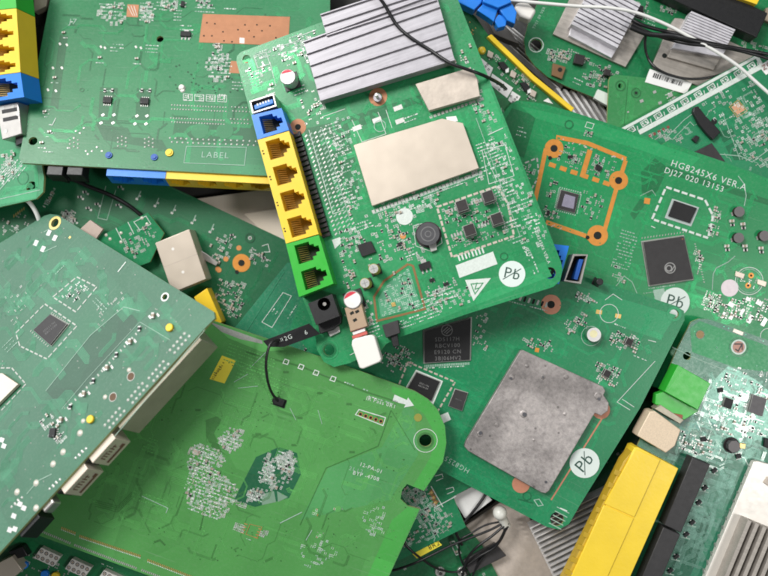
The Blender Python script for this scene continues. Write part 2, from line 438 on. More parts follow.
# ------------------------------------------------------------------ a circuit board
BOARDS = []
TRACE_H, POUR_H, PAD_H, SILK_H = 8e-4, 3e-4, 14e-4, 20e-4
class Board:
    """planar board given by three photo points with heights (mm), an edge direction and an outline"""
    def __init__(s, label, plane, udir, poly, mask_col, holes=(), rough=0.34, thick=1.6, group='loose circuit boards in the pile', name='circuit_board', cat='circuit board', dust=0.12, tint=1.7, spec=0.5):
        P = [world(*p) for p in plane]
        n = (P[1] - P[0]).cross(P[2] - P[0]).normalized()
        if n.z < 0: n = -n
        s.n = n
        s.O = P[0]; s.ux = Vector((1, 0, 0)); s.uy = Vector((0, 1, 0))
        cx = sum(min(max(p[0], 0), 768) for p in poly) / len(poly); cy = sum(min(max(p[1], 0), 576) for p in poly) / len(poly)
        s.O = s.hit(cx, cy, 0)
        a, b = s.hit(udir[0], udir[1], 0), s.hit(udir[2], udir[3], 0)
        s.ux = (b - a).normalized(); s.uy = n.cross(s.ux).normalized()
        M = Matrix((s.ux, s.uy, n)).transposed().to_4x4(); M.translation = s.O
        s.root = bpy.data.objects.new(name, None); COL.objects.link(s.root)
        s.root.matrix_world = M; s.root.empty_display_size = 0.1
        tag(s.root, label, cat, group)
        s.seed = random.Random(len(BOARDS) * 17 + 3)
        key = 'solder mask %d ' % len(BOARDS)
        s.green = mask(key + 'field', mask_col, rough, dust, 0, spec)
        s.trace = mask(key + 'over copper', tuple(min(1, c * tint + 0.006) for c in mask_col), rough * 0.9, dust, 0.25, spec)
        s.dark = mask(key + 'bare of copper', tuple(c * 0.62 for c in mask_col), rough, dust * 0.6, 0, spec)
        s.pale = mask(key + 'copper pour', tuple(min(1, c * 1.28 + 0.008) for c in mask_col), rough, dust, 0.12, spec)
        s.mb = MB(); s.thick = thick * MM
        s.poly = s.L(poly)
        hl = []
        for h in holes:
            x, y = s.l(h[0], h[1]); r = h[2] * s.px(h[0], h[1])
            hl.append(s.mb.circ(x, y, r, 20))
        s.mb.prism(s.poly, -s.thick, 0, s.green, holes=hl, side=EDGE)
        BOARDS.append(s)
    def hit(s, px, py, h):
        d = ray(px, py); C = Vector((0, 0, CAM_H))
        t = ((s.O - C).dot(s.n) + h) / d.dot(s.n)
        return C + d * t
    def l(s, px, py, h=0.0):
        q = s.hit(px, py, h) - s.O
        return (q.dot(s.ux), q.dot(s.uy))
    def L(s, pts, h=0.0): return [s.l(p[0], p[1], h) for p in pts]
    def px(s, px, py):                      # units per photo pixel there
        a, b = s.l(px, py), s.l(px + 1, py + 1)
        return math.hypot(a[0] - b[0], a[1] - b[1]) / 1.414
    def ang(s, px, py, deg):
        a = s.l(px, py); b = s.l(px + 4 * math.cos(math.radians(deg)), py + 4 * math.sin(math.radians(deg)))
        return math.atan2(b[1] - a[1], b[0] - a[0])
    # --- markings
    def pad(s, x, y, w=1.0, h=1.0, mat=None, turn=0.0):
        s.mb.rect(*s.l(x, y), w * MM, h * MM, PAD_H, mat or SOLDER, turn)
    def pads(s, p0, p1, n, w=0.8, h=0.8, mat=None, round_=False):
        for k in range(n):
            t = k / max(1, n - 1); x, y = s.l(p0[0] + (p1[0] - p0[0]) * t, p0[1] + (p1[1] - p0[1]) * t)
            if round_: s.mb.dome(x, y, w * MM / 2, 0.35 * MM, mat or SOLDER, 8, 2e-4)
            else: s.mb.rect(x, y, w * MM, h * MM, PAD_H, mat or SOLDER)
    def via(s, x, y, r=0.55, ringm=None, core=True):
        q = s.l(x, y)
        s.mb.ring(q[0], q[1], r * MM * 0.5, r * MM, PAD_H, ringm or s.pale, 12)
        if core: s.mb.disc(q[0], q[1], r * MM * 0.5, PAD_H, HOLE, 8)
    def vias(s, poly, n, r=0.4, ringm=None, seed=1):
        R = random.Random(seed); P = s.L(poly)
        x0, x1 = min(p[0] for p in P), max(p[0] for p in P); y0, y1 = min(p[1] for p in P), max(p[1] for p in P)
        for _ in range(n):
            q = (R.uniform(x0, x1), R.uniform(y0, y1))
            if inside(q, P) and inside(q, s.poly):
                s.mb.ring(q[0], q[1], r * MM * 0.45, r * MM, PAD_H, ringm or s.pale, 10)
                s.mb.disc(q[0], q[1], r * MM * 0.45, PAD_H, HOLE, 8)
    def pour(s, poly, mat=None): s.mb.flat(s.L(poly), POUR_H, mat or s.pale)
    def silk(s, pts, w=0.35, mat=None, closed=False): s.mb.line(s.L(pts), w * MM, SILK_H, mat or SILK, closed)
    def fill(s, poly, mat): s.mb.flat(s.L(poly), SILK_H, mat)
    def copper(s, pts, w, mat=None, closed=False): s.mb.line(s.L(pts), w * MM, PAD_H, mat or COPPER, closed)
    def dashes(s, pts, w=0.7, dash=2.2, gap=0.9, mat=None):
        P = s.L(pts)
        for a, b in zip(P, P[1:]):
            d = math.hypot(b[0] - a[0], b[1] - a[1]); n = max(1, int(d / ((dash + gap) * MM)))
            for k in range(n):
                t0 = k / n; t1 = t0 + dash / (dash + gap) / n
                s.mb.line([(a[0] + (b[0] - a[0]) * t, a[1] + (b[1] - a[1]) * t) for t in (t0, t1)], w * MM, PAD_H, mat or SOLDER)
    def circle(s, x, y, rpx, w=0.35, mat=None):
        q = s.l(x, y); r = rpx * s.px(x, y)
        s.mb.ring(q[0], q[1], r - w * MM, r, SILK_H, mat or SILK, 28)
    def dot(s, x, y, rpx, mat): q = s.l(x, y); s.mb.disc(q[0], q[1], rpx * s.px(x, y), SILK_H, mat, 28)
    def text(s, word, x, y, size, deg=0.0, mat=None, h=None, mb=None, mirror=False, bold=0):
        vs, fs = glyphs(word); mb = mb or s.mb
        hh = SILK_H if h is None else h
        c = s.l(x, y, 0 if h is None else h); a = s.ang(x, y, deg); k = size * s.px(x, y)
        ca, sa = math.cos(a), math.sin(a)
        i = len(mb.v); z = hh + mb.lift()
        for vx, vy in vs:
            if mirror: vx = -vx
            mb.v.append((c[0] + k * (vx * ca - vy * sa), c[1] + k * (vx * sa + vy * ca), z))
        for f in fs: mb.f.append(tuple(i + q for q in f)); mb.m.append(mb.mi(mat or SILK))
    def route(s, poly, n, seed=1, w=0.22, pitch=0.5, bundle=(1, 6), seg=(3, 14), segs=(2, 5), mat=None, axes=(0, 2, 4, 6, 1, 3, 5, 7)):
        """copper tracks under the lacquer: bundles that run along the axes and turn by 45 degrees"""
        R = random.Random(seed * 31 + 5); P = s.L(poly)
        x0, x1 = min(p[0] for p in P), max(p[0] for p in P); y0, y1 = min(p[1] for p in P), max(p[1] for p in P)
        for _ in range(n):
            q = (R.uniform(x0, x1), R.uniform(y0, y1))
            if not inside(q, P): continue
            d = R.choice(axes); pts = [q]
            for k in range(R.randint(*segs)):
                le = R.uniform(*seg) * MM * (1 if d % 2 == 0 else 0.5)
                nq = (q[0] + le * math.cos(d * math.pi / 4), q[1] + le * math.sin(d * math.pi / 4))
                if not inside(nq, P) or not inside(nq, s.poly): break
                pts.append(nq); q = nq; d = (d + R.choice((-1, 1))) % 8
            if len(pts) < 2: continue
            nb = R.randint(*bundle)
            for j in range(nb):
                o = offset(pts, (j - nb / 2) * pitch * MM)
                if all(inside(z, s.poly) for z in o): s.mb.line(o, w * MM, TRACE_H, mat or s.trace)
                if R.random() < 0.6 and inside(o[-1], s.poly):
                    s.mb.disc(o[-1][0], o[-1][1], 0.28 * MM, PAD_H, s.pale, 8)
    def scribble(s, x, y, w, h, deg=0.0, seed=1, mat=None, rows=None):
        """a patch of designator printing and tiny pads, too small to read"""
        R = random.Random(seed * 13 + int(x) * 7 + int(y)); a = math.radians(deg)
        rows = rows or max(1, int(h / 3.2))
        for r in range(rows):
            yy = -h / 2 + (r + 0.5) * h / rows; xx = -w / 2
            while xx < w / 2 - 1:
                le = R.uniform(0.8, 2.8)
                if R.random() < 0.85:
                    p = [(x + (q * math.cos(a) - yy * math.sin(a)), y + (q * math.sin(a) + yy * math.cos(a))) for q in (xx, min(w / 2, xx + le))]
                    s.mb.line(s.L(p), R.uniform(0.35, 0.8) * MM, SILK_H, mat or (SILK if R.random() < 0.5 else SILK_THIN))
                xx += le + R.uniform(0.5, 1.2)
    def cluster(s, poly, n, seed=1, pitch=1.5, parts=0, silk=0.6, kinds=('resistor', 'ceramic_capacitor'), mats=None):
        """field of pad pairs on a grid, some bracketed by print, a few carrying parts"""
        R = random.Random(seed * 71 + 1); P = s.L(poly)
        x0, x1 = min(p[0] for p in P), max(p[0] for p in P); y0, y1 = min(p[1] for p in P), max(p[1] for p in P)
        done = set(); k = tries = 0
        while k < n and tries < n * 12:
            tries += 1
            q = (R.uniform(x0, x1), R.uniform(y0, y1))
            g = (round(q[0] / (pitch * MM)), round(q[1] / (pitch * MM)))
            q = (g[0] * pitch * MM + R.uniform(-.1, .1) * MM, g[1] * pitch * MM + R.uniform(-.1, .1) * MM)
            if g in done or not inside(q, P) or not inside(q, s.poly): continue
            done.add(g); k += 1
            a = R.choice((0, math.pi / 2)); c, si = math.cos(a), math.sin(a)
            if k <= parts:
                s.place_local(kinds[R.randrange(len(kinds))], q[0], q[1], a)
                continue
            m = R.choice(mats or (SOLDER, SOLDER_DULL, SOLDER))
            e = 0.30 * pitch * MM
            sz = pitch * MM * R.uniform(0.30, 0.42)
            for t in (-1, 1): s.mb.rect(q[0] + t * e * c, q[1] + t * e * si, sz, sz * 1.15, PAD_H, m, a)
            if R.random() < silk:
                for t in (-1, 1):
                    s.mb.line([(q[0] + (u * c - t * 0.36 * pitch * MM * si), q[1] + (u * si + t * 0.36 * pitch * MM * c)) for u in (-pitch * MM * .5, pitch * MM * .5)], 0.2 * MM, SILK_H, SILK)
    # --- parts
    def place_local(s, kind, x, y, a=0.0, scale=1.0, label=None):
        o = link(kind, shared(kind), s.root, label)
        o.location = (x, y, 1e-5); o.rotation_euler = (0, 0, a); o.scale = (scale,) * 3
        return o
    def place(s, kind, x, y, turn=0.0, scale=1.0, label=None):
        q = s.l(x, y)
        return s.place_local(kind, q[0], q[1], math.radians(turn), scale, label)
    def part(s, name, mb, bevel=0.0, label=None, parent=None, fix=True):
        return link(name, mb.mesh(name, bevel, fix=fix), parent or s.root, label)
    def slab(s, name, poly, h, mat, h0=0.0, bevel=0.2, label=None, side=None, lift=True):
        """a part whose TOP outline is given in photo points"""
        b = MB(); b.prism(s.L(poly, h * MM), h0 * MM, h * MM, mat, side=side)
        return s.part(name, b, bevel * MM, label)
    def chip(s, poly, h=1.4, mat=None, marks=0, ball=False, logo=False, deg=0.0, ink=None, dot=None, name='chip', border=True):
        b = MB(); P = s.L(poly, h * MM)
        c = (sum(p[0] for p in P) / len(P), sum(p[1] for p in P) / len(P))
        if border:
            b.prism([(c[0] + (p[0] - c[0]) * 1.05, c[1] + (p[1] - c[1]) * 1.05) for p in P], 1e-5, 0.5 * MM, SOLDER_DULL)
        o_ = b
        b.prism(P, 0.3 * MM, h * MM, mat or EPOXY)
        o = s.part(name, b, 0.12 * MM)
        cx = sum(p[0] for p in poly) / len(poly); cy = sum(p[1] for p in poly) / len(poly)
        hh = h * MM + 6e-4
        if marks or logo:
            d = MB(); R = random.Random(int(cx + cy)); ink = ink or INK
            ex = math.hypot(poly[1][0] - poly[0][0], poly[1][1] - poly[0][1])
            words = ['SD5117H', 'RBCV100', 'E9120 CN', '3BJ06HV2', '2036-CN 15']
            for k in range(marks):
                y0 = (k - (marks - 1) / 2) * ex * 0.13 + (ex * 0.12 if logo else 0)
                a = math.radians(deg)
                s.text(words[k % 5], cx - y0 * math.sin(a), cy + y0 * math.cos(a), ex * 0.115, deg, ink, hh, d)
            if logo:
                a = math.radians(deg); lx, ly = cx + ex * 0.26 * math.sin(a), cy - ex * 0.26 * math.cos(a)
                q = s.l(lx, ly, hh); r = ex * 0.12 * s.px(lx, ly)
                d.ring(q[0], q[1], r * 0.86, r, hh, ink, 20)
                for t in (-.35, .05, .42): d.line([(q[0] + r * (t - .25), q[1] - r * .6), (q[0] + r * (t + .2), q[1] + r * .6)], r * .14, hh, ink)
            s.part('chip_print', d, parent=o, fix=False)
        return o
    def ecap(s, x, y, rpx, h, body, top, name='electrolytic_capacitor', stripe=None, label=None):
        b = MB(); q = s.l(x, y); r = rpx * s.px(x, y)
        b.box(q[0], q[1], r * 2.1, r * 2.1, 1e-5, 0.9 * MM, BLACKP)
        b.cyl(q[0], q[1], r * 0.94, 0.8 * MM, 1.4 * MM, body, 28, r1=r)
        b.cyl(q[0], q[1], r, 1.4 * MM, (h - 0.5) * MM, body, 28)
        b.cyl(q[0], q[1], r, (h - 0.5) * MM, h * MM, body, 28, top=top, r1=r * 0.9)
        o = s.part(name, b, 0, label)
        d = MB(); hh = h * MM + 5e-4
        if stripe:
            a0 = s.seed.uniform(1.2, 2.2)
            arc = [(q[0] + r * .88 * math.cos(a0 + t * .2), q[1] + r * .88 * math.sin(a0 + t * .2)) for t in range(-5, 6)]
            d.flat(arc, hh, stripe); s.part('polarity_mark', d, parent=o, fix=False)
        else:
            d.line([(q[0] - r * .6, q[1]), (q[0] + r * .6, q[1])], r * .08, hh, INK)
            d.line([(q[0], q[1] - r * .6), (q[0], q[1] + r * .6)], r * .08, hh, INK); s.part('vent_score', d, parent=o, fix=False)
        return o
    def ring_hole(s, x, y, rpx, mat, core=0.42):
        q = s.l(x, y); r = rpx * s.px(x, y)
        s.mb.ring(q[0], q[1], r * core, r, PAD_H, mat, 28)
        s.mb.disc(q[0], q[1], r * core, SILK_H, HOLE, 20)
    def sticker(s, x, y, rpx, deg=0.0, mat=None):
        """round lead-free sticker printed on the board: Pb struck through"""
        s.dot(x, y, rpx, mat or LABEL_GREY)
        ink = plain('dark green print', (0.02, 0.07, 0.05), 0.5)
        s.text('Pb', x, y, rpx * 1.15, deg, ink, SILK_H + 6e-4)
        a = math.radians(deg - 42); k = rpx * 0.8
        s.mb.line(s.L([(x - k * math.cos(a), y - k * math.sin(a)), (x + k * math.cos(a), y + k * math.sin(a))]), 0.45 * MM, SILK_H + 7e-4, ink)
    def jack(s, name, quad, ports, h, mat, seedside=1, inner=None, label=None, teeth=True):
        """upright socket block: TOP face quad (photo points a,b,c,d; ports run a->d), each port a stepped well"""
        H = h * MM; P = [Vector(p) for p in s.L(quad, H)]
        def at(u, v): return tuple((P[0] * (1 - u) + P[1] * u) * (1 - v) + (P[3] * (1 - u) + P[2] * u) * v)
        holes = []; b = MB()
        for k in range(ports):
            v0, v1 = k / ports, (k + 1) / ports; d = v1 - v0
            f = lambda u, v: at(u, v0 + d * v)
            holes.append([f(.22, .14), f(.66, .14), f(.66, .27), f(.78, .27), f(.78, .38), f(.90, .38), f(.90, .62), f(.78, .62), f(.78, .74), f(.66, .74), f(.66, .86), f(.22, .86)])
        b.prism([tuple(p) for p in P], 0.0, H, mat, holes=holes, floor=H - 10 * MM, floor_mat=plain('shade-dark socket floor gold', (.26, .165, .014), .6) if mat == YELLOW else plain('shade-dark socket floor', (.03, .035, .02), .6), wall=inner or mat)  # well floors coloured dark for the shade deep inside
        o = s.part(name, b, 0.0, label)
        for k in range(ports):
            v0, d = k / ports, 1 / ports
            g = MB()
            for j in range(8):
                v = v0 + d * (.22 + .56 * j / 7)
                p0, p1 = at(.26, v), at(.52, v)
                g.tube([(p0[0], p0[1], H - 3 * MM), ((p0[0] + p1[0]) / 2, (p0[1] + p1[1]) / 2, H - 5 * MM), (p1[0], p1[1], H - 7.5 * MM)], 0.19 * MM, GOLD, 5)
            s.part('contact_pins', g, parent=o)
        return o
    def heatsink(s, quad, base, fin, n, mat, name='heatsink', duty=0.3, label=None, lo=0.0):
        """comb profile swept along a->b; the fins follow each other from a to d"""
        H = (base + fin) * MM; P = [Vector(p) for p in s.L(quad, H)]
        b = MB()
        prof = [(0, lo * MM)]
        t = []
        for k in range(n):
            v0 = k / n * (1 - duty / n) ; v1 = v0 + duty / n
            t += [(v0, H), (v1, H)]
            if k < n - 1: t += [(v1, base * MM), ((k + 1) / n * (1 - duty / n), base * MM)]
        vmax = t[-1][0]
        t = [(v / vmax, z) for v, z in t]
        prof = [(0, lo * MM)] + t + [(1, lo * MM)]
        def at(u, v): return (P[0] * (1 - u) + P[1] * u) * (1 - v) + (P[3] * (1 - u) + P[2] * u) * v
        i = len(b.v); m = len(prof)
        for u in (0, 1):
            for v, z in prof: q = at(u, v); b.v.append((q[0], q[1], z))
        b.mi(mat)
        for k in range(m):
            q = (k + 1) % m
            b.f.append((i + k, i + q, i + m + q, i + m + k)); b.m.append(0)
        # end caps: the base strip and each fin
        for e in (0, m):
            b.f.append(tuple(i + e + k for k in (range(m) if e else range(m - 1, -1, -1)))); b.m.append(0)
        return s.part(name, b, 0.12 * MM if n < 12 else 0.0, label)
    def done(s):
        R = s.seed; n = len(s.poly); area = sum(s.poly[k - 1][0] * s.poly[k][1] - s.poly[k][0] * s.poly[k - 1][1] for k in range(n))
        for ins in (1.3, 4.2):          # stitching vias along the rim
            P = offset(s.poly, (1 if area > 0 else -1) * ins * MM, True)
            for k in range(n):
                a, c = P[k - 1], P[k]; d = math.hypot(c[0] - a[0], c[1] - a[1]); m = int(d / (2.6 * MM))
                for j in range(m):
                    if R.random() < (.75 if ins < 2 else .35):
                        x, y = a[0] + (c[0] - a[0]) * (j + .5) / m, a[1] + (c[1] - a[1]) * (j + .5) / m
                        if inside((x, y), s.poly): s.mb.disc(x, y, R.uniform(.2, .32) * MM, TRACE_H, R.choice((s.dark, s.pale, s.trace)), 8)
        me = s.mb.mesh('laminate', 0, smooth=False)
        link('laminate', me, s.root)

def mix(a, b, t): return (a[0] + (b[0] - a[0]) * t, a[1] + (b[1] - a[1]) * t)
def lerp4(quad, u, v): return mix(mix(quad[0], quad[1], u), mix(quad[3], quad[2], u), v)

# ================================================================== the ground under the pile
def ground():
    b = MB(); b.flat([(-9, -9), (9, -9), (9, 9), (-9, 9)], 0.0, plain('dark dusty concrete', (0.030, 0.030, 0.028), 0.8, 0, 0.5, 6, 0.4, 60))
    o = link('ground', b.mesh('ground', smooth=False)); o['kind'] = 'structure'; o['label'] = 'dark dusty ground under the pile'
ground()

# ================================================================== main board (centre top)
A = Board('bright green circuit board with a big ribbed heatsink and a two-way green phone socket',
          [(240, 60, 54), (560, 275, 76), (330, 350, 65)], (240, 60, 440, -15),
          [(236.5, 62), (237, 56), (241, 52), (330, 19), (440, -22), (455, -8), (561, 262), (562.5, 270), (560, 281), (553, 287), (470, 313), (400, 337),
           (386, 344), (380, 352), (362, 357), (350, 363), (334, 367), (324, 362), (317, 350), (316, 340), (312, 322), (296, 282)],
          (0.020, 0.250, 0.088), holes=[(246.5, 59, 4.0), (550, 273, 6), (329, 350, 5.5)], rough=0.32, dust=0.14)
def build_main():
    b = A
    # copper tracks and pours
    b.pour([(300, 130), (350, 118), (360, 200), (330, 215)], b.dark)
    b.pour([(345, 118), (420, 95), (423, 105), (350, 130)], b.dark)
    b.pour([(470, 95), (490, 88), (545, 230), (530, 240), (512, 190)], b.pale)
    b.pour([(405, 305), (470, 285), (545, 262), (552, 276), (410, 330)], b.pale)
    b.route([(240, 60), (450, 0), (560, 270), (400, 335), (330, 330)], 90, 3)
    b.route([(330, 110), (480, 70), (500, 150), (360, 210)], 30, 9, bundle=(3, 9)); b.route([(240, 60), (450, 0), (560, 270), (400, 335), (330, 330)], 90, 23, bundle=(2, 6), seg=(2, 8)); b.route([(485, 110), (500, 100), (556, 240), (545, 270), (520, 240)], 30, 24, bundle=(2, 5), seg=(2, 8))
    b.vias([(240, 60), (450, 0), (560, 270), (400, 335), (330, 330)], 160, 0.38, seed=4)
    # left top corner: pads and print around the capacitor
    for x, y, w, h in ((262, 55, 16, 10), (280, 50, 12, 12), (298, 42, 14, 16), (256, 78, 14, 16), (270, 92, 10, 8), (306, 52, 8, 14), (300, 90, 14, 10)):
        b.scribble(x, y, w, h, -20, 3)
    b.silk([(254, 56), (266, 52), (270, 64), (258, 68)], 0.35, closed=True)
    b.silk([(276, 48), (300, 40), (306, 60)], 0.3); b.silk([(270, 62), (276, 86)], 0.3); b.silk([(300, 36), (316, 30)], 0.35)
    b.silk([(322, 117), (345, 109)], 0.35)
    b.cluster([(275, 45), (312, 32), (318, 60), (285, 66)], 22, 4, 1.8, parts=6)
    b.cluster([(297, 92), (322, 84), (330, 120), (306, 128)], 26, 5, 1.6, parts=6)
    b.cluster([(245, 70), (272, 66), (278, 100), (262, 95)], 12, 6, 1.8, parts=4)
    # heatsink: eight flat fins, the last rows cut shorter at the left
    hs = b.heatsink([(320, 101), (455, 60), (436, -8), (303, 41)], 7.2, 1.25, 6, ALU, duty=0.12, label='grey ribbed aluminium heatsink', lo=1.2)
    hs2 = b.heatsink([(326.5, 36), (437, 0), (430, -22), (320, 14)], 7.2, 1.25, 3, ALU, name='heatsink_step', duty=0.12, lo=1.2)
    g = MB(); q = b.l(378, 99); g.cyl(q[0], q[1], 4 * b.px(378, 99), 0.1 * MM, 3 * MM, ALU, 18); g.cyl(q[0], q[1] , 1.4 * b.px(378, 99), 3 * MM, 9 * MM, ALU_BRIGHT, 12)
    b.part('heatsink_pin', g)
    q = b.l(378, 97); b.mb.ring(q[0], q[1], 0.6 * 7 * b.px(378, 97), 9 * b.px(378, 97), PAD_H, PINK, 28)
    # outlines and pads under the heatsink
    for x, y in ((357, 128), (377, 120), (398, 108), (400, 121)):
        b.mb.rect(*b.l(x, y), 5 * MM, 2.6 * MM, PAD_H, SOLDER)
    b.silk([(352, 120), (362, 142), (386, 134), (378, 112)], 0.3); b.silk([(386, 110), (392, 128)], 0.3)
    b.circle(380, 126, 6, 0.4, SILK_THIN)
    for x, y, w, h in ((330, 128, 22, 10), (342, 148, 16, 18), (346, 166, 10, 14), (335, 140, 12, 10), (412, 118, 18, 8), (346, 195, 16, 22), (362, 226, 22, 10)):
        b.scribble(x, y, w, h, -20, 5)
    # shields
    b.slab('shield_can', [(415.5, 84), (470, 67.5), (477, 78), (480, 96), (429, 110.5)], 4.4, CREAM_DULL, 0.4, 0.2, 'small scuffed cream shield can')
    sh = b.slab('shield_can', [(353.5, 145), (442, 118.5), (463, 123), (479, 168), (372, 206)], 3.8, CREAM, 0.5, 0.25, 'large smooth cream shield can')
    for k in range(30):
        t = k / 29; x, y = 372 + 107 * t, 208 - 39 * t; q = b.l(x + 1.5, y + 3.5)
        b.mb.rect(q[0], q[1], 1.6 * MM, 1.8 * MM, PAD_H, SOLDER)
    b.silk([(373, 214), (481, 174)], 0.5, SILK_THIN)
    for k in range(14):
        t = k / 13; q = b.l(431 + 51 * t, 117 - 18 * t); b.mb.rect(q[0], q[1], 1.6 * MM, 1.6 * MM, PAD_H, SOLDER_DULL)
    b.slab('label', [(446, 117), (456, 116), (458, 121), (448, 123)], 0.15, PAPER, 0.02)
    # pin header along the ports and its rows of pads
    g = MB(); p0, p1 = b.l(295, 132), b.l(326, 236)
    n = 22
    for k in range(n):
        t = (k + 0.5) / n; x, y = 296.5 + 31 * t, 134 + 104 * t; q = b.l(x, y)
        g.box(q[0], q[1], 4.6 * MM, 1.7 * MM, 1e-5, 2.6 * MM, BLACKP)
        g.box(q[0] - 3.0 * MM, q[1], 1.5 * MM, 0.6 * MM, 1e-5, 0.5 * MM, SOLDER)
    q0, q1 = b.l(300, 134), b.l(329, 236)
    g.prism([b.l(298, 132.5), b.l(300.5, 131.5), b.l(331, 235), b.l(328.5, 236)], 1e-5, 1.4 * MM, BLACKP)
    b.part('pin_header', g, label='black many-way pin header beside the sockets')
    for r in range(5):
        for k in range(24):
            t = k / 23; x, y = 306 + r * 4.6 + 30 * t, 136 - r * 1.6 + 98 * t
            q = b.l(x, y); b.mb.rect(q[0], q[1], (2.4 if r % 2 else 1.7) * MM, 0.75 * MM, PAD_H, SOLDER if r % 2 == 0 else SILK_THIN, 0.5)
    b.silk([(309, 130), (333, 214), (344, 210)], 0.3); b.silk([(322, 128), (350, 220)], 0.35, SILK_THIN)
    b.ring_hole(298, 127, 8, PINK, 0.36)
    # USB, sockets, power jack
    us = MB(); P = b.L([(249.5, 101), (273.5, 93.5), (276.5, 106), (252.5, 113.5)], 14 * MM)
    c = [(sum(p[0] for p in P) / 4, sum(p[1] for p in P) / 4)][0]
    inn = [(c[0] + (p[0] - c[0]) * .90, c[1] + (p[1] - c[1]) * .80) for p in P]
    us.prism(P, 0, 14 * MM, STEEL, holes=[inn], floor=4 * MM, floor_mat=BLACKP, wall=STEEL)
    o = b.part('usb_port', us)
    t = MB(); m = [(c[0] + (p[0] - c[0]) * .78, c[1] + (p[1] - c[1]) * .34) for p in P]; t.prism(m, 4.2 * MM, 12.6 * MM, BLUE); b.part('tongue', t, 0.15 * MM, parent=o)
    w = MB()
    for k in range(5):
        f = (k - 2) / 2 * .6; a = ((m[0][0] + m[3][0]) / 2 * (.5 - f / 2) + (m[1][0] + m[2][0]) / 2 * (.5 + f / 2), (m[0][1] + m[3][1]) / 2 * (.5 - f / 2) + (m[1][1] + m[2][1]) / 2 * (.5 + f / 2))
        w.box(a[0], a[1] + 0.9 * MM, 0.9 * MM, 1.2 * MM, 9 * MM, 12.75 * MM, PAPER)
    b.part('contact_pins', w, parent=o)
    for x, y in ((259, 109.5), (266, 107.5)): b.slab('solder_lug', [(x - 2, y - 1), (x + 2, y - 2), (x + 3, y + 2.5), (x - 1, y + 3.5)], 9, SOLDER, 0, 0.3)
    b.jack('network_socket', [(251.5, 115), (281.5, 108), (289, 130), (257.5, 139.5)], 1, 13, BLUE, label='blue network socket')
    b.jack('network_socket', [(257.5, 140), (289, 131), (318.5, 234), (286, 243.5)], 4, 13, YELLOW, label='four-way yellow network socket')
    b.jack('phone_socket', [(286, 244), (318.8, 235), (333.5, 283.5), (299, 297)], 2, 13, GREEN, label='two-way green phone socket')
    for k in range(4):
        x, y = lerp4([(257.5, 140), (289, 131), (318.5, 234), (286, 243.5)], .07, (k + .5) / 4); q = b.l(x, y, 13 * MM)
        g = MB(); g.disc(q[0], q[1] + .8 * MM, .5 * MM, 13 * MM + 6e-4, HOLE, 8); g.disc(q[0], q[1] - .8 * MM, .5 * MM, 13 * MM + 6e-4, HOLE, 8); b.part('port_window', g, fix=False)
    dj = MB(); P = b.L([(308, 303.5), (332, 294), (339.5, 316), (316, 325)], 12 * MM); q = b.l(324, 304, 12 * MM)
    hole = dj.circ(q[0], q[1], 6.3 * b.px(324, 304), 22)
    dj.prism(P, 0, 12 * MM, BLACKP, holes=[hole], floor=3 * MM, floor_mat=HOLE, wall=BLACKP)
    o = b.part('power_jack', dj, 0)
    d = MB(); d.cyl(q[0], q[1], 1.0 * MM, 3 * MM, 10.5 * MM, STEEL, 12); b.part('centre_pin', d, parent=o)
    b.slab('power_jack_foot', [(317, 322), (341, 313), (341, 323), (333, 330), (320, 334)], 5, BLACKP, 0, 0.4)
    b.slab('solder_lug', [(327, 331), (339, 326), (340, 332), (330, 337)], 1.6, SOLDER, 0, 0.3)
    # press switch lying over the lower edge
    sw = b.slab('push_switch', [(344.5, 308), (361, 303), (367.5, 326), (350.5, 331.5)], 7.5, TAN, 0.2, 0.3)
    g = MB()
    for dx, dy in ((-4, -2), (1.2, -3.5), (-1, 5)):
        q = b.l(356 + dx, 315 + dy, 7.5 * MM); g.rect(q[0], q[1], 2.2 * MM, 1.5 * MM, 7.5 * MM + 8e-4, HOLE, .2)
    b.part('contact_slots', g, parent=sw, fix=False)
    st = MB()
    for k in range(5):
        x, y = mix((358, 328), (362, 342), k / 4); q = b.l(x, y, 5 * MM)
        st.box(q[0], q[1], (7.0 if k % 2 else 8.4) * MM, 1.7 * MM, 1.5 * MM, (6 if k % 2 else 6.8) * MM, PAPER if k % 2 else plain('pinkish red plastic', (.55, .12, .10), .4))
    b.part('plunger', st, parent=sw)
    cap = MB(); Q = b.L([(352, 340), (355, 338.4), (371, 334.6), (374.5, 336), (381.5, 359), (380, 362), (363, 369), (359.5, 368), (351.5, 345)], 9 * MM); cap.prism(Q, 0.3 * MM, 9 * MM, WHITEP)
    b.part('button_cap', cap, 0.7 * MM, 'white square button cap', parent=sw)
    # capacitors
    b.ecap(291.5, 82, 7.6, 10, plain('silver can sleeve', (.62, .62, .60), .3, .6, .1, 20), plain('silver can top', (.72, .70, .68), .35, .5), stripe=RED)
    b.ecap(354.5, 300, 9.0, 8.5, plain('silver can sleeve', (.62, .62, .60)), plain('white can top', (.82, .78, .76), .45), stripe=RED)
    b.ecap(376, 270, 5.0, 12, YCAP, SOLDER); b.ecap(367.5, 284, 5.0, 12, YCAP, SOLDER)
    # power inductor (round)
    b.silk([(413, 226), (428, 222), (440, 228), (442, 243), (430, 251), (416, 246)], 0.3, closed=True)
    g = MB(); q = b.l(428.5, 235); k = b.px(428, 235)
    g.cyl(q[0], q[1], 13 * k, 1e-5, 1.2 * MM, FERRITE, 28); g.cyl(q[0], q[1], 10.5 * k, 1.2 * MM, 4.6 * MM, FERRITE, 28)
    g.cyl(q[0], q[1], 11.2 * k, 4.4 * MM, 5.6 * MM, plain('slate ferrite', (.06, .06, .065), .45, 0, .3, 40), 28)
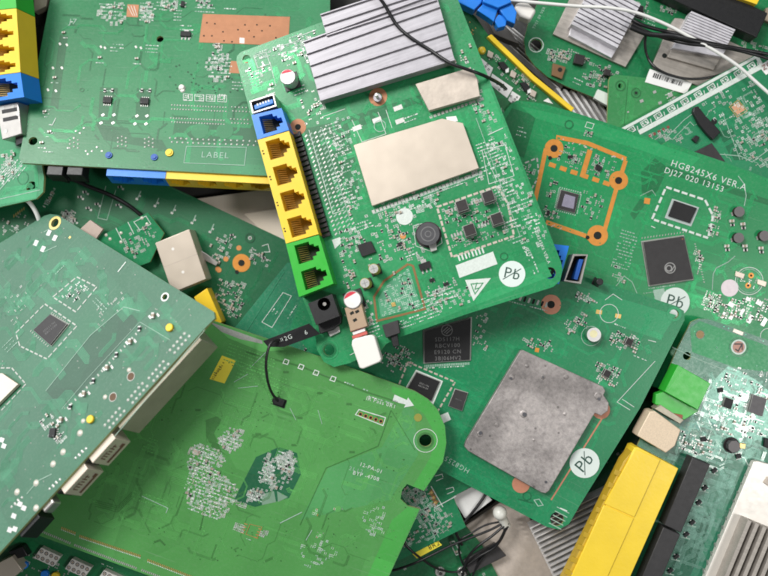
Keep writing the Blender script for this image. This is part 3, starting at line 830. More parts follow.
    o = b.part('drum_inductor', g); d = MB(); d.ring(q[0], q[1], 6.5 * k, 7.4 * k, 5.62 * MM, INK, 24); d.ring(q[0], q[1], 2.5 * k, 3.2 * k, 5.62 * MM, INK, 16); b.part('drum_print', d, parent=o, fix=False)
    b.slab('solder_lug', [(428, 243), (436, 241), (437, 250), (431, 252)], 2.2, SOLDER, 0, .3)
    # fenced block with four moulded inductors
    for pts in ([(437, 207), (498, 186), (508, 204), (514, 236), (452, 257)],): b.dashes(pts + [pts[0]], 1.2, 2.4, .8, CREAM_DULL)
    for x, y in ((462, 207), (488, 198), (469.5, 231), (496.5, 220)): b.place('inductor', x, y, 0, 1.12)
    b.cluster([(442, 210), (496, 191), (510, 232), (454, 252)], 110, 8, 1.7, parts=26, silk=.25)
    for k in range(4):
        for x, y in ((446, 212), (472, 203), (452, 236), (479, 226)): b.pads((x, y), (x + 9, y - 3), 4, 1.0, 2.0)
    for k in range(8): b.pad(459 + k * 3.4, 258 - k * 1.1, 0.9, 3.4, SILK)
    # white box, triangle, round sticker
    b.fill([(455.5, 265.5), (493, 251.5), (497.5, 264), (459.5, 278)], SILK)
    b.sticker(512, 274, 13.2, 12)
    b.fill([(465, 280), (491, 278), (473.5, 301)], SILK); ink = plain('dark green print', (.02, .07, .05), .5)
    b.mb.line(b.L([(471, 284), (483, 283), (475, 294)]), .5 * MM, SILK_H + 8e-4, b.green, True); b.text('Z', 476, 286.5, 9, -18, b.green, SILK_H + 9e-4)
    b.dot(404.5, 216.5, 8.4, SILK); b.fill([(332, 240), (340, 237), (341, 243), (335, 249)], SILK)
    b.circle(504, 256.5, 4.2, .7, b.dark); b.dot(403, 236, 3, COPPER)
    # bottom left fenced block (copper fence, no lid)
    F = [(374, 297), (384, 281), (408, 264), (413, 266), (425, 309), (377, 321)]
    b.copper(F, 1.2, plain('brown fence', (.26, .15, .06), .45, .4), True)
    b.fill([(378, 299), (387, 284), (409, 268), (421, 307), (381, 317)], plain('pale green mask', (.08, .32, .17), .45))
    b.mb.k = 0
    b.cluster([(380, 300), (388, 284), (409, 269), (421, 306), (382, 316)], 190, 12, 1.2, parts=14, silk=.6, mats=(SILK, SOLDER_DULL, SILK_THIN, SOLDER))
    b.circle(404.5, 279, 4, .5, b.dark)
    b.chip([(391, 303), (395, 302), (396, 306), (392, 307)], .6, GOLD, name='gold_pad_chip', border=False)
    b.slab('antenna_socket', [(382, 325), (398, 320), (400, 333), (386, 338)], 5, EPOXY_GREY, 0, .3); b.slab('antenna_plug', [(390, 333), (397, 331), (399, 346), (393, 347)], 3.4, BLACKP, .4, .3)
    # the many small parts between
    b.place('regulator', 425, 266, 0); b.place('transistor', 432, 280, 0); b.place('transistor', 446, 284, 180); b.place('transistor', 400, 244, 0)
    b.slab('chip', [(357, 245), (371, 241), (376, 252), (362, 257)], 1.8, EPOXY, .1, .15)
    b.cluster([(340, 225), (395, 205), (410, 250), (378, 270), (350, 270), (338, 255)], 70, 14, 1.8, parts=22)
    b.cluster([(388, 225), (418, 215), (425, 262), (400, 262)], 36, 15, 1.8, parts=10)
    b.cluster([(372, 200), (480, 168), (486, 178), (378, 212)], 34, 16, 1.8, parts=4)
    b.cluster([(425, 285), (460, 275), (462, 298), (430, 308)], 24, 17, 1.8, parts=6)
    b.cluster([(338, 268), (356, 262), (356, 285), (344, 290)], 14, 18, 1.6, parts=6)
    for x, y, w, h, a in ((496, 158, 18, 20, -20), (506, 168, 10, 14, -20), (505, 190, 26, 16, -20), (520, 205, 26, 12, -20), (488, 150, 20, 20, -20), (518, 222, 34, 10, -20), (444, 188, 44, 8, -20),
                          (410, 252, 12, 10, -20), (440, 292, 28, 10, -20), (432, 300, 40, 12, -20), (420, 318, 40, 10, -20), (400, 326, 20, 8, -20), (482, 172, 16, 12, -20), (344, 312, 10, 30, 72), (372, 330, 16, 20, -20), (516, 240, 16, 8, -20)):
        b.scribble(x, y, w, h, a, 7)
    b.silk([(482, 150), (505, 145), (514, 176), (489, 184)], .3, closed=True); b.silk([(476, 118), (520, 236)], .3, SILK_THIN)
    b.silk([(484, 150), (497, 182)], .25); b.silk([(488, 135), (503, 128)], .4)
    b.text('HG8245X6 VER.A', 542, 246, 4.4, 68); b.text('VER A', 490, 132, 5, 72, SILK_THIN); b.text('DJ27', 527, 252, 4.6, 68); b.text('HG8245X6', 481, 108, 5, 72, SILK_THIN)
    b.scribble(532, 262, 24, 8, 68, 3)
    b.silk([(350, 355), (356, 352)], .3); b.circle(329, 350, 9.5, .5, b.pale)
    q = b.l(329, 350); b.mb.ring(q[0], q[1], 5.6 * b.px(329, 350), 7.2 * b.px(329, 350), PAD_H, b.dark, 24)
    for x, y in ((440, 30), (455, 62), (462, 52), (470, 46), (488, 112), (350, 214), (394, 273)): b.place('ceramic_capacitor', x, y, 90)
    b.cluster([(452, 60), (468, 54), (500, 128), (486, 136)], 26, 22, 2.0, parts=8)
    for P, n, sd in (([(326, 122), (352, 114), (366, 205), (350, 212)], 60, 91), ([(482, 140), (505, 134), (530, 200), (500, 206)], 60, 92), ([(380, 212), (440, 192), (436, 208), (386, 226)], 46, 93), ([(516, 196), (534, 190), (552, 244), (520, 252)], 40, 94),
                     ([(336, 236), (358, 226), (366, 246), (342, 262)], 30, 95), ([(424, 300), (470, 284), (474, 300), (428, 318)], 30, 96), ([(352, 305), (374, 296), (376, 322), (366, 336)], 26, 97), ([(258, 52), (320, 30), (312, 44), (262, 66)], 34, 98)):
        b.cluster(P, n, sd, 1.5, parts=3, silk=.75, mats=(SOLDER, SILK, SILK_THIN))
    for x, y, w, h in ((494, 146, 14, 8), (500, 158, 16, 6), (338, 176, 12, 10), (420, 206, 20, 6), (536, 226, 12, 14), (450, 298, 20, 6), (356, 128, 16, 6), (476, 92, 8, 14)): b.scribble(x, y, w, h, -20, 17, SILK)
    b.done()
build_main()

# ================================================================== solder-side board at top left
B = Board('green circuit board, solder side up, with bare copper rectangles and a printed LABEL box',
          [(20, 160, 51), (240, 172, 52), (120, 0, 22)], (20, 162, 240, 173),
          [(56, -30), (19, 158), (22, 163), (290, 177), (330, 60), (330, -30)], (0.024, 0.20, 0.075), holes=[(160, 39, 3.2), (33, 141, 4)], rough=.36, dust=.12)
def build_solder_side():
    b = B
    b.pour([(96, 124), (128, 128), (132, 137), (162, 140), (168, 150), (140, 146), (104, 140)], b.dark); b.pour([(60, 35), (68, 36), (58, 110), (50, 108)], b.dark)
    b.pour([(100, 87), (118, 88), (114, 125), (98, 123)], b.dark); b.pour([(137, 88), (151, 89), (149, 125), (135, 124)], b.dark)
    b.pour([(175, 120), (262, 126), (260, 146), (172, 140)], b.dark)
    for x in (200, 225): b.dot(x, 131, 8, b.green)
    b.route([(45, 5), (320, 5), (290, 170), (30, 155)], 50, 5, w=.25, mat=b.dark, bundle=(1, 3)); b.route([(45, 5), (320, 5), (290, 170), (30, 155)], 60, 6)
    b.route([(80, 120), (170, 110), (180, 150), (80, 160)], 16, 7, mat=b.dark, bundle=(1, 2), w=.6)
    b.vias([(60, 5), (240, 5), (250, 120), (40, 150)], 90, .4, seed=9); b.vias([(165, 62), (245, 62), (250, 95), (165, 92)], 40, .6, b.dark, seed=10)
    # copper fields
    b.mb.flat(b.L([(203, 14), (290, 17), (288, 46), (199, 42.5)]), PAD_H, PINK)
    for x, y in ((207, 23), (215, 24), (204, 36), (212, 36), (223, 32), (224, 41), (232, 42), (245, 25), (257, 25), (249, 31), (254, 37), (262, 31), (270, 26), (276, 38), (238, 30)): b.mb.disc(*b.l(x, y), .55 * MM, SILK_H, HOLE, 8)
    b.slab('label', [(239.5, 37.5), (244.5, 38), (244.5, 43.5), (239.5, 43)], .2, PAPER, .02)
    b.mb.flat(b.L([(127.5, 4.5), (139, 5), (138, 17.5), (126.5, 17)]), PAD_H, PINK); b.mb.flat(b.L([(231, 61), (248, 62), (246, 74), (229, 73)]), PAD_H, PINK)
    for k in range(3): b.silk([(128 + 3 * k, 6), (133 + 2 * k, 16)], .3)
    # clustered pads
    for poly, n, sd in (([(98, 3), (125, 1), (125, 24), (112, 26), (96, 14)], 40, 1), ([(140, 0), (154, 2), (152, 26), (140, 22)], 30, 2), ([(160, 0), (180, 0), (178, 12), (162, 10)], 22, 3),
                        ([(196, 0), (214, 0), (212, 8), (198, 8)], 14, 4), ([(210, 52), (228, 54), (228, 80), (214, 84), (205, 68)], 46, 5), ([(212, 44), (225, 45), (224, 54), (214, 53)], 10, 6)):
        b.cluster(poly, n, sd + 30, 1.5, parts=4, silk=.8)
    for x, y, w, h in ((117, 48, 13, 10), (152, 49, 13, 10), (112, 10, 26, 14), (147, 12, 14, 20), (178, 14, 8, 16), (188, 34, 10, 12), (186, 28, 12, 8), (222, 66, 20, 18), (240, 86, 16, 10), (205, 10, 20, 8), (230, 9, 12, 4), (72, 22, 4, 3), (160, 6, 12, 10), (220, 58, 16, 8)):
        b.scribble(x, y, w, h, 3, 8)
    b.text('J7', 73, 22, 8, 3, SILK_THIN, mirror=False)
    for x, y in ((101, 47), (105, 48), (136, 47), (141, 48), (60, 44), (67, 45), (53, 68), (62, 68), (48, 90), (56, 91)): b.pad(x, y, 1.1, 1.8, SOLDER, .6)
    for x, y in ((100, 58), (137, 59), (64, 33), (55, 78), (45, 112), (50, 132), (42, 143)):
        b.place('ceramic_capacitor', x, y, 10); b.scribble(x, y + 5, 8, 4, 3, 3)
    b.place('driver_chip', 108, 101, 0, .95); b.place('driver_chip', 145, 102, 0, .95); b.place('regulator', 186, 35, 0, .92); b.place('transistor', 183, 5, 90, 1.3)
    for x in (105, 112.5, 142, 150): b.place('resistor', x, 91, 90, 1.2)
    for x in (106, 112, 142, 149): b.scribble(x, 91, 5, 5, 3, 2)
    for x, y in ((103, 115), (114, 115), (101, 123), (113, 123), (137, 116), (147, 116), (135, 124), (146, 124)): b.pad(x, y, 1.8, 1.5, SOLDER, .7)
    for x0, y0 in ((118, 138), (145, 139), (70, 140)):
        for i in range(3):
            for j in range(3): b.pads((x0 + i * 4, y0 + j * 4 - (i % 2) * 1.5), (x0 + i * 4 + .1, y0 + j * 4), 1, 1.3, 1.3, SOLDER_DULL, True)
    for x, y in ((76, 131), (80, 133), (74, 138), (68, 148), (86, 151), (92, 151), (97, 147), (102, 151), (84, 128), (88, 154), (45, 148)): b.pads((x, y), (x, y), 1, 1.5, 1.5, SOLDER, True)
    for x, y, w, h in ((48, 112, 10, 8), (50, 133, 12, 3), (48, 152, 10, 5), (53, 125, 8, 5)): b.scribble(x, y, w, h, 3, 4)
    b.silk([(56, 118), (52, 126)], .4)
    # header solder rows
    for (x0, y0, x1, n) in ((172, 105, 226, 20), (172, 109, 226, 20), (171, 118, 224, 20), (172, 122, 224, 20), (232, 107, 250, 6), (233, 111, 250, 6), (231, 119, 248, 6), (232, 123, 248, 6)):
        b.pads((x0, y0), (x1, y0 + (x1 - x0) * .045), n, 1.15, 1.15, SOLDER_DULL, True)
    for (x0, y0, x1, n) in ((170, 138, 220, 10), (172, 142, 220, 10), (225, 140, 256, 6), (226, 144, 254, 6)): b.pads((x0, y0), (x1, y0 + (x1 - x0) * .045), n, 1.4, 1.4, SOLDER_DULL, True)
    for k in range(4):
        x = 188 + k * 11.4; b.silk([(x - 4.5, 94 + k * .4), (x + 4.5, 94.5 + k * .4), (x + 4.3, 101 + k * .4), (x - 4.5, 100.5 + k * .4)], .3, closed=True); b.cluster([(x - 4, 95), (x + 4, 95), (x + 4, 101), (x - 4, 101)], 8, 40 + k, 1.4, 0, .2)
    b.route([(178, 124), (262, 128), (260, 140), (176, 138)], 24, 8, mat=b.pale, bundle=(3, 6), w=.3)
    b.silk([(186.5, 146.5), (246.5, 147.5), (244.5, 165.5), (184, 163)], .35, closed=True, mat=SILK_THIN); b.text('LABEL', 215, 155.5, 8.5, 2.5, SILK_THIN)
    # blob of paste, yellow post, blue pegs
    g = MB(); q = b.l(182, 88); g.dome(q[0], q[1], 2.1 * MM, 2.2 * MM, WHITEP, 12); g.dome(q[0] + .6 * MM, q[1] - 1.6 * MM, 1.5 * MM, 1.2 * MM, WHITEP, 10); b.part('white_fixing_peg', g)
    for x, y, m, r, nm in ((169.5, 153, YELLOW_LEMON, 2.3, 'yellow_fixing_peg'), (109, 155.5, BLUE_DEEP, 2.0, 'blue_fixing_peg'), (154.5, 157.5, BLUE_DEEP, 2.0, 'blue_fixing_peg')):
        g = MB(); q = b.l(x, y); g.cyl(q[0], q[1], r * MM, 1e-5, .8 * MM, m, 16); g.cyl(q[0], q[1], r * .6 * MM, .8 * MM, 1.3 * MM, m, 14); b.part(nm, g, .1 * MM)
    b.mb.ring(*b.l(82, 90), .9 * MM, 1.4 * MM, PAD_H, b.dark, 16)
    # sockets hanging below the near edge, mouths outwards
    for name, x0, x1, n, m, lab in (('network_socket', 106, 166, 2, BLUE, 'blue network socket'), ('network_socket', 165, 300, 5, YELLOW, 'yellow network socket')):
        g = MB(); h1, h0 = -1.7 * MM, -12.5 * MM
        a = b.l(x0, 164 + (x0 - 20) * .052); c = b.l(x1, 164 + (x1 - 20) * .052)
        W = c[0] - a[0]; yb = a[1] - 3.6 * MM
        def q3(u, y, z): return (a[0] + W * u, y, z)
        # shell of five walls round every mouth
        g.face([q3(0, yb, h1), q3(1, yb, h1), q3(1, a[1] + 9 * MM, h1), q3(0, a[1] + 9 * MM, h1)], m)
        g.face([q3(0, yb, h0), q3(1, yb, h0), q3(1, a[1] + 9 * MM, h0), q3(0, a[1] + 9 * MM, h0)], m)
        for u in (0, 1): g.face([q3(u, yb, h0), q3(u, yb, h1), q3(u, a[1] + 9 * MM, h1), q3(u, a[1] + 9 * MM, h0)], m)
        g.face([q3(0, a[1] + 9 * MM, h0), q3(1, a[1] + 9 * MM, h0), q3(1, a[1] + 9 * MM, h1), q3(0, a[1] + 9 * MM, h1)], m)
        loops = [[Vector((0, h0, 0)), Vector((1, h0, 0)), Vector((1, h1, 0)), Vector((0, h1, 0))]]
        D = h1 - h0
        for k in range(n):
            u0, d = k / n, 1 / n
            hole = [(.1, .9), (.9, .9), (.9, .4), (.74, .4), (.74, .27), (.62, .27), (.62, .14), (.38, .14), (.38, .27), (.26, .27), (.26, .4), (.1, .4)]
            loops.append([Vector((u0 + d * (.06 + .88 * p), h1 - .4 * MM - (D - .8 * MM) * (1 - w), 0)) for p, w in hole])
        tr = geometry.tessellate_polygon(loops); pts = [p for l_ in loops for p in l_]
        i = len(g.v); g.v += [q3(p.x, yb, p.y) for p in pts]
        for t in tr: g.f.append(tuple(i + e for e in t)); g.m.append(g.mi(m))
        for lp in loops[1:]:
            for p, r in zip(lp, lp[1:] + lp[:1]): g.face([q3(p.x, yb, p.y), q3(r.x, yb, r.y), q3(r.x, yb + 9 * MM, r.y), q3(p.x, yb + 9 * MM, p.y)], m)
        b.part(name, g, 0, lab)
    for x0, x1 in ((46, 62), (66, 82)):
        g = MB(); a, c = b.l(x0, 167), b.l(x1, 168); g.prism([(a[0], a[1] - 4 * MM), (c[0], a[1] - 4 * MM), (c[0], a[1] + 8 * MM), (a[0], a[1] + 8 * MM)], -11 * MM, -1.7 * MM, BLACKP); b.part('power_jack', g, .5 * MM, 'black power jack')
    b.done()
build_solder_side()

# ================================================================== tilted solder-side board at the left
C = Board('dull green tipped-up circuit board with dashed outlines and cream sockets under its raised edge',
          [(215, 315, 96), (0, 552, 96), (50, 215, 32)], (0, 552, 215, 317),
          [(50, 214), (58, 215), (214, 312), (215, 318), (205, 328), (-60, 618), (-260, 480), (-40, 268), (0, 243), (44, 216)], (0.032, 0.145, 0.076),
          holes=[(55, 223, 3.2), (165, 297, 2.4)], rough=.42, dust=.2, spec=.6)
def build_tilted():
    b = C
    b.route([(50, 220), (205, 312), (40, 500), (-20, 520), (-20, 260)], 110, 3, bundle=(2, 8), pitch=.7, w=.32)
    b.route([(75, 240), (180, 300), (150, 330), (60, 300)], 16, 5, bundle=(8, 14), pitch=.95, w=.45, axes=(0, 4), segs=(1, 2))
    b.route([(0, 250), (80, 260), (60, 320), (0, 360)], 40, 6, bundle=(1, 4))
    b.vias([(50, 220), (205, 312), (10, 540), (-10, 250)], 150, .35, SOLDER_DULL, 4)
    b.pour([(46, 391), (91, 335), (124, 307), (140, 311), (137, 323), (88, 385), (62, 409)], b.dark)
    b.silk([(46, 391), (91, 335), (124, 307), (140, 311)], .35, SILK_THIN)
    b.silk([(62, 409), (88, 378), (140, 322), (170, 340)], .25, SILK_THIN); b.silk([(205, 330), (110, 442)], .3, SILK_THIN)
    for P in ([(16, 333), (45, 304), (77, 326), (47, 359), (20, 346)], [(53, 297), (77, 277), (97, 287), (76, 312)], [(-10, 368), (12, 368), (26, 384), (0, 412), (-10, 420)]):
        b.dashes(P + [P[0]], .8, 2.6, 1.1, SOLDER_DULL)
    b.chip([(33, 330), (50, 314), (67, 324), (50, 345)], 1.5, EPOXY_GREY, marks=2, deg=-40)
    for t in range(10):
        q = mix((31, 331), (48, 346), t / 9); b.pad(q[0], q[1], 1.2, .5, SOLDER_DULL); q = mix((52, 313), (69, 324), t / 9); b.pad(q[0], q[1], 1.2, .5, SOLDER_DULL)
    b.slab('shield_can', [(-12, 374), (2, 373), (18, 384), (-4, 406), (-14, 410)], 2.4, CREAM, .3, .2, 'cream shield can')
    b.cluster([(60, 296), (78, 282), (92, 288), (76, 305)], 24, 3, 1.7, 3, .2)
    for x, y in ((49, 233), (55, 238), (36, 243), (43, 249)): b.pad(x, y, 3.4, 3.0, SOLDER, .4)
    b.silk([(44, 232), (50, 229)], .4, SILK_THIN); b.silk([(57, 246), (44, 252)], .4, SILK_THIN); b.silk([(118, 272), (126, 262)], .7); b.pad(70, 237.5, 1.4, 1.4, GOLD)
    q = b.l(55, 223); b.mb.ring(q[0], q[1], 3.4 * b.px(55, 223), 5.2 * b.px(55, 223), PAD_H, GOLD, 24)
    q = b.l(165, 297); b.mb.ring(q[0], q[1], 2.5 * b.px(165, 297), 3.7 * b.px(165, 297), PAD_H, SOLDER, 24)
    # rows of plated pins by the raised edge
    for c0, n in (((169, 350), 10), ((148, 378), 10), ((127, 400), 9), ((104, 425), 9)):
        for k in range(5):
            for r in (0, 1):
                x, y = c0[0] + (k * 3.6) + r * 4.8 + 1, c0[1] - k * 4.1 + r * 2.6
                b.pads((x, y), (x, y), 1, 1.9, 1.9, SOLDER_DULL, True)
    # two-row pads along the long silkscreen line
    for k in range(5):
        x, y = 154 - k * 23, 316 + k * 26
        b.place('ceramic_capacitor', x, y, 45, 1.5); b.place('resistor', x - 14, y + 13, 45, 1.5) if k < 4 else None
        b.pad(x - 4, y + 1, 1.2, 2.4); b.pad(x + 4, y - 1, 1.2, 2.4)
    for k in range(20): x, y = mix((64, 408), (136, 330), k / 19); b.pad(x + 4, y, .8, 1.6, SOLDER_DULL)
    for x, y in ((129, 370), (105, 397), (83, 421)): b.place('solder_joint', x, y, 0, 1.1)
    for x, y in ((131, 376.5), (113, 397)):
        q = b.l(x, y); b.mb.disc(q[0], q[1], 2.1 * MM, PAD_H, plain('brown plated hole', (.10, .055, .025), .5, .3), 18); b.mb.ring(q[0], q[1], 2.1 * MM, 2.5 * MM, PAD_H, SOLDER_DULL, 18)
    for x, y in ((80, 433), (63, 452), (53, 464), (36, 483), (36, 508), (17, 492)): b.place('solder_joint', x, y, 0, 1.45)
    for x, y in ((170.5, 328), (91.5, 419.5)):
        g = MB(); q = b.l(x, y); g.cyl(q[0], q[1], 2.2 * MM, 1e-5, 1.6 * MM, YELLOW_LEMON, 14); b.part('yellow_fixing_peg', g, .4 * MM)
    b.place('driver_chip', 54, 433, 45, .95); b.cluster([(40, 420), (52, 412), (60, 428), (48, 438)], 16, 6, 1.7, 4); b.cluster([(54, 436), (68, 430), (66, 444), (58, 446)], 10, 7, 1.7, 3)
    for x0, y0 in ((82, 451), (56, 482), (18, 500)):
        for i in range(2):
            for j in range(3): b.pads((x0 + i * 4 - j * 3.2, y0 - i * 2.5 + j * 3.4), (x0, y0), 1, 1.5, 1.5, SOLDER, True)
    for x, y in ((20, 504), (24, 508), (10, 530), (15, 529), (2, 440), (4, 446), (14, 516)): b.pad(x, y, 2.4, 3.2, SOLDER, .5)
    b.silk([(27, 494), (38, 481), (52, 474)], .4, SILK_THIN)
    b.scribble(10, 345, 14, 10, -45, 4, SILK_THIN); b.scribble(100, 305, 16, 8, 45, 5, SILK_THIN); b.scribble(60, 270, 12, 6, -45, 6, SILK_THIN)
    b.cluster([(95, 310), (120, 290), (130, 300), (100, 330)], 24, 12, 1.6, 0, .1, mats=(SOLDER_DULL, b.pale)); b.cluster([(0, 300), (20, 285), (35, 300), (10, 330)], 26, 13, 1.6, 0, .1, mats=(SOLDER_DULL, b.pale))
    # connectors hanging under the raised edge
    def hang(name, e0, e1, depth, mat, tall, label=None, out=1.5, bev=.3):
        p, q = b.l(*e0), b.l(*e1); y0 = min(p[1], q[1])
        g = MB(); x0, x1 = min(p[0], q[0]), max(p[0], q[0])
        g.prism([(x0, y0 - out * MM), (x1, y0 - out * MM), (x1, y0 + depth * MM), (x0, y0 + depth * MM)], -(1.7 + tall) * MM, -1.65 * MM, mat)
        return b.part(name, g, bev * MM, label), x0, x1, y0 - out * MM
    hang('socket_shell', (198, 337), (116, 426), 12, BROWN_STEEL, 16, 'brownish steel socket shell')
    for e0, e1 in (((110, 433), (87, 458)), ((82, 463), (59, 489))):
        o, x0, x1, yf = hang('phone_socket', e0, e1, 10, CREAM, 12.5, 'cream phone socket', 3.5)
        g = MB(); w = x1 - x0
        def fq(u0, v0, u1, v1, m, e=2e-3): g.face([(x0 + w * u0, yf - e, -1.7 * MM - 12.5 * MM * v0), (x0 + w * u1, yf - e, -1.7 * MM - 12.5 * MM * v0), (x0 + w * u1, yf - e, -1.7 * MM - 12.5 * MM * v1), (x0 + w * u0, yf - e, -1.7 * MM - 12.5 * MM * v1)], m)
        br = plain('brown slot', (.16, .08, .05), .6)
        fq(.12, .70, .88, .82, br); fq(.74, .62, .88, .70, br)
        for k in range(6): fq(.2 + k * .1, .2 + (k % 2) * .06, .235 + k * .1, .48, br)
        fq(.25, .2, .5, .23, br); fq(.6, .3, .8, .33, br)
        b.part('socket_mouth', g, parent=o, fix=False)
        hang('socket_bracket', (e1[0] - .5, e1[1] + .5), (e1[0] - 4, e1[1] + 4), 10, BLACKP, 10, None, .5)
    o, x0, x1, yf = hang('usb_port', (50, 499), (40, 510), 8, STEEL, 6, None, 2, .8)
    hang('power_jack', (36, 515), (18, 536), 9, BLACKP, 11, 'black power jack', 1)
    b.done()
build_tilted()

# ================================================================== big board in the lower middle, solder side up
D = Board('large smooth light green circuit board with a printed white arrow near its rounded corner',
          [(210, 322, 61), (446, 445, 58), (185, 580, 57)], (215, 323, 415, 393),
          [(208, 320), (214, 321), (330, 360), (415, 391), (428, 399), (438, 410), (445, 426), (446.5, 443), (443, 462), (424, 491), (407, 484), (402, 490), (400.5, 499), (408, 506), (420, 509), (385, 585), (340, 660), (188, 590), (32, 533), (20, 500), (120, 400)],
          (0.080, 0.290, 0.074), holes=[(425.5, 440.5, 6.2), (321, 486, 1.6)], rough=.38, dust=.10)
def build_lower():
    b = D
    b.pour([(405, 406), (414, 410), (418, 455), (390, 500), (300, 520), (328, 468), (382, 447)], mask('pale hatch', (.075, .30, .095), .4))
    rim = mask('lime rim', (.065, .36, .066), .36, .08)
    b.pour([(415, 392), (428, 399.5), (437.5, 410.5), (444.5, 426), (446, 443), (442.5, 462), (424, 490.5), (413, 486), (430, 458), (434.5, 442), (432, 428), (424, 414), (408, 402), (392, 392), (392, 386)], rim); b.pour([(408, 507), (419, 509.5), (384.5, 584), (350, 640), (334, 640), (368, 575), (392, 520)], rim)
    b.silk([(300, 525), (326, 468), (378, 446), (391, 410)], .35, b.dark); b.silk([(246, 352), (300, 366), (366, 392), (398, 402)], .9, b.dark)
    b.silk([(391, 410), (415, 450)], .3, b.dark)
    for k in range(40): b.route([(398, 410), (414, 414), (417, 452), (384, 446)], 1, 60 + k, w=.2, bundle=(2, 4), mat=b.trace)
    # fine copper network and dots under the lacquer
    b.route([(60, 510), (200, 350), (400, 400), (420, 490), (380, 570), (190, 560)], 60, 24, w=.2, bundle=(1, 3), mat=b.dark)
    b.route([(300, 525), (326, 468), (378, 446), (391, 410), (300, 380), (230, 360), (240, 440)], 60, 25, w=.2, bundle=(2, 6), pitch=.6)
    for k in range(9): b.vias([(60, 510), (200, 350), (400, 400), (420, 490), (380, 570), (190, 560)], 40, .2 + .03 * k, b.dark if k % 2 else b.trace, seed=70 + k)
    # bare octagon
    b.pour([(234, 500), (256, 457), (279, 447), (297, 453), (301, 474), (289, 498), (255, 507)], mask('bare octagon', (.014, .115, .050), .4, .08))
    b.cluster([(258, 470), (276, 456), (294, 456), (296, 474), (284, 488), (262, 492)], 60, 19, 1.2, 4, .9)
    b.pour([(262, 494), (274, 491), (276, 502), (262, 505)], plain('grey green hatch', (.18, .30, .21), .5)); b.pour([(277, 491), (288, 497), (278, 502)], plain('grey green hatch', (.18, .30, .21), .5))
    b.pour([(206, 420), (217, 416), (221, 420), (214, 433), (222, 452), (228, 456), (212, 448), (206, 436)], b.dark)
    b.route([(60, 510), (200, 350), (400, 400), (420, 490), (380, 570), (190, 560)], 70, 4, bundle=(1, 5)); b.route([(60, 520), (150, 430), (200, 450), (190, 540)], 30, 5, bundle=(3, 9), pitch=.6)
    b.vias([(60, 510), (200, 350), (400, 400), (420, 490), (380, 570), (190, 560)], 150, .36, seed=6)
    for x in range(8):
        for y in range(7): b.mb.disc(*b.l(226 + x * 4.4 - y * 1.5, 398 + x * 1.6 + y * 3), .3 * MM, PAD_H, b.trace, 6)
    # capacitor fields
    b.cluster([(188, 448), (203, 443), (222, 452), (226, 462), (216, 470), (238, 486), (236, 500), (222, 520), (206, 516), (187, 506)], 400, 7, 1.08, parts=12, silk=.7, mats=(SOLDER, SILK_THIN, SOLDER_DULL, CREAM_DULL))
    b.cluster([(216, 440), (230, 428), (244, 430), (242, 446), (230, 454)], 80, 8, 1.08, parts=3, silk=.9)
    b.cluster([(262, 458), (270, 452), (272, 468), (276, 488), (263, 480)], 60, 9, 1.08, parts=2, silk=.9); b.cluster([(276, 456), (292, 450), (298, 462), (292, 478), (278, 472)], 90, 10, 1.08, parts=3, silk=.9)
    b.cluster([(248, 490), (262, 487), (266, 498), (246, 502)], 44, 11, 1.12, parts=4, silk=.8); b.cluster([(234, 500), (248, 503), (247, 508), (236, 505)], 10, 12, 1.5)
    b.cluster([(300, 545), (326, 538), (338, 552), (322, 570), (302, 566)], 44, 13, 1.4, silk=.5, mats=(SILK_THIN, b.trace)); b.cluster([(364, 506), (386, 506), (382, 540), (362, 530)], 40, 14, 1.5, 0, .6, mats=(SILK_THIN, b.trace))
    b.silk([(250, 524), (262, 527), (257, 538), (246, 534)], .35, GOLD, True)
    for k in range(4):
        for dx, dy in ((246, 524), (260, 529)): b.pad(dx - k * 1.2, dy + k * 2.9, 2.0, .7, GOLD)
    b.cluster([(236, 522), (245, 524), (242, 534), (234, 530)], 12, 15, 1.5, 0, .9); b.cluster([(262, 530), (270, 532), (267, 538), (260, 536)], 7, 16, 1.5)
    b.scribble(248, 539, 8, 4, 20, 3)
    for x, y, w, h in ((204, 456, 26, 18), (202, 480, 28, 30), (206, 505, 32, 22), (222, 490, 20, 22), (230, 441, 18, 16), (284, 462, 18, 20), (268, 474, 14, 22), (256, 496, 16, 10)):
        b.scribble(x, y, w, h, 20, 13)
    b.pad(196, 452, 3.4, 3.0, CREAM)
    # hidden joints in the lower right
    for x, y in ((315, 512), (338, 509), (320, 535)): b.dot(x, y, 3.2, b.pale); b.cluster([(x - 4, y - 3), (x + 4, y - 3), (x + 4, y + 3), (x - 4, y + 3)], 5, int(x), 1.3, mats=(COPPER, SOLDER))
    b.silk([(280, 523), (302, 512)], .5, SILK_THIN); b.silk([(306, 540), (312, 530)], .4, SILK_THIN); b.silk([(204, 512), (200, 530)], .6, b.dark)
    # lamp places along the top edge
    for x, y in ((286, 361), (301, 366), (316, 372), (333, 378)):
        b.silk([(x - 3, y + 2), (x - 1, y - 2), (x + 3, y - .5), (x + 1.5, y + 3.5)], .5, closed=True); b.pad(x, y + 1, 1.2, .8)
    b.scribble(350, 384, 12, 6, 20, 5); b.scribble(366, 390, 6, 6, 20, 5); b.scribble(381, 400, 26, 5, 18, 6)
    b.text('IR Pass 0R1', 381, 402.5, 5.6, 17)
    b.fill([(394.5, 394.5), (407, 400), (408, 397.3), (414, 405.5), (404, 407.5), (405.5, 404.5), (392.5, 401)], SILK)
    b.text('12-PA-01', 371, 468, 5.5, 20); b.text('BYP -4708', 366, 476, 5.5, 15); b.text('21 L2', 356, 470, 5.5, 15, SILK_THIN)
    b.dot(418, 417.5, 4, plain('greenish copper', (.30, .30, .06), .5, .2))
    b.circle(425.5, 440.5, 12, .35); q = b.l(425.5, 440.5); b.mb.ring(q[0], q[1], 6.3 * b.px(425, 440), 8.2 * b.px(425, 440), PAD_H, b.dark, 28)
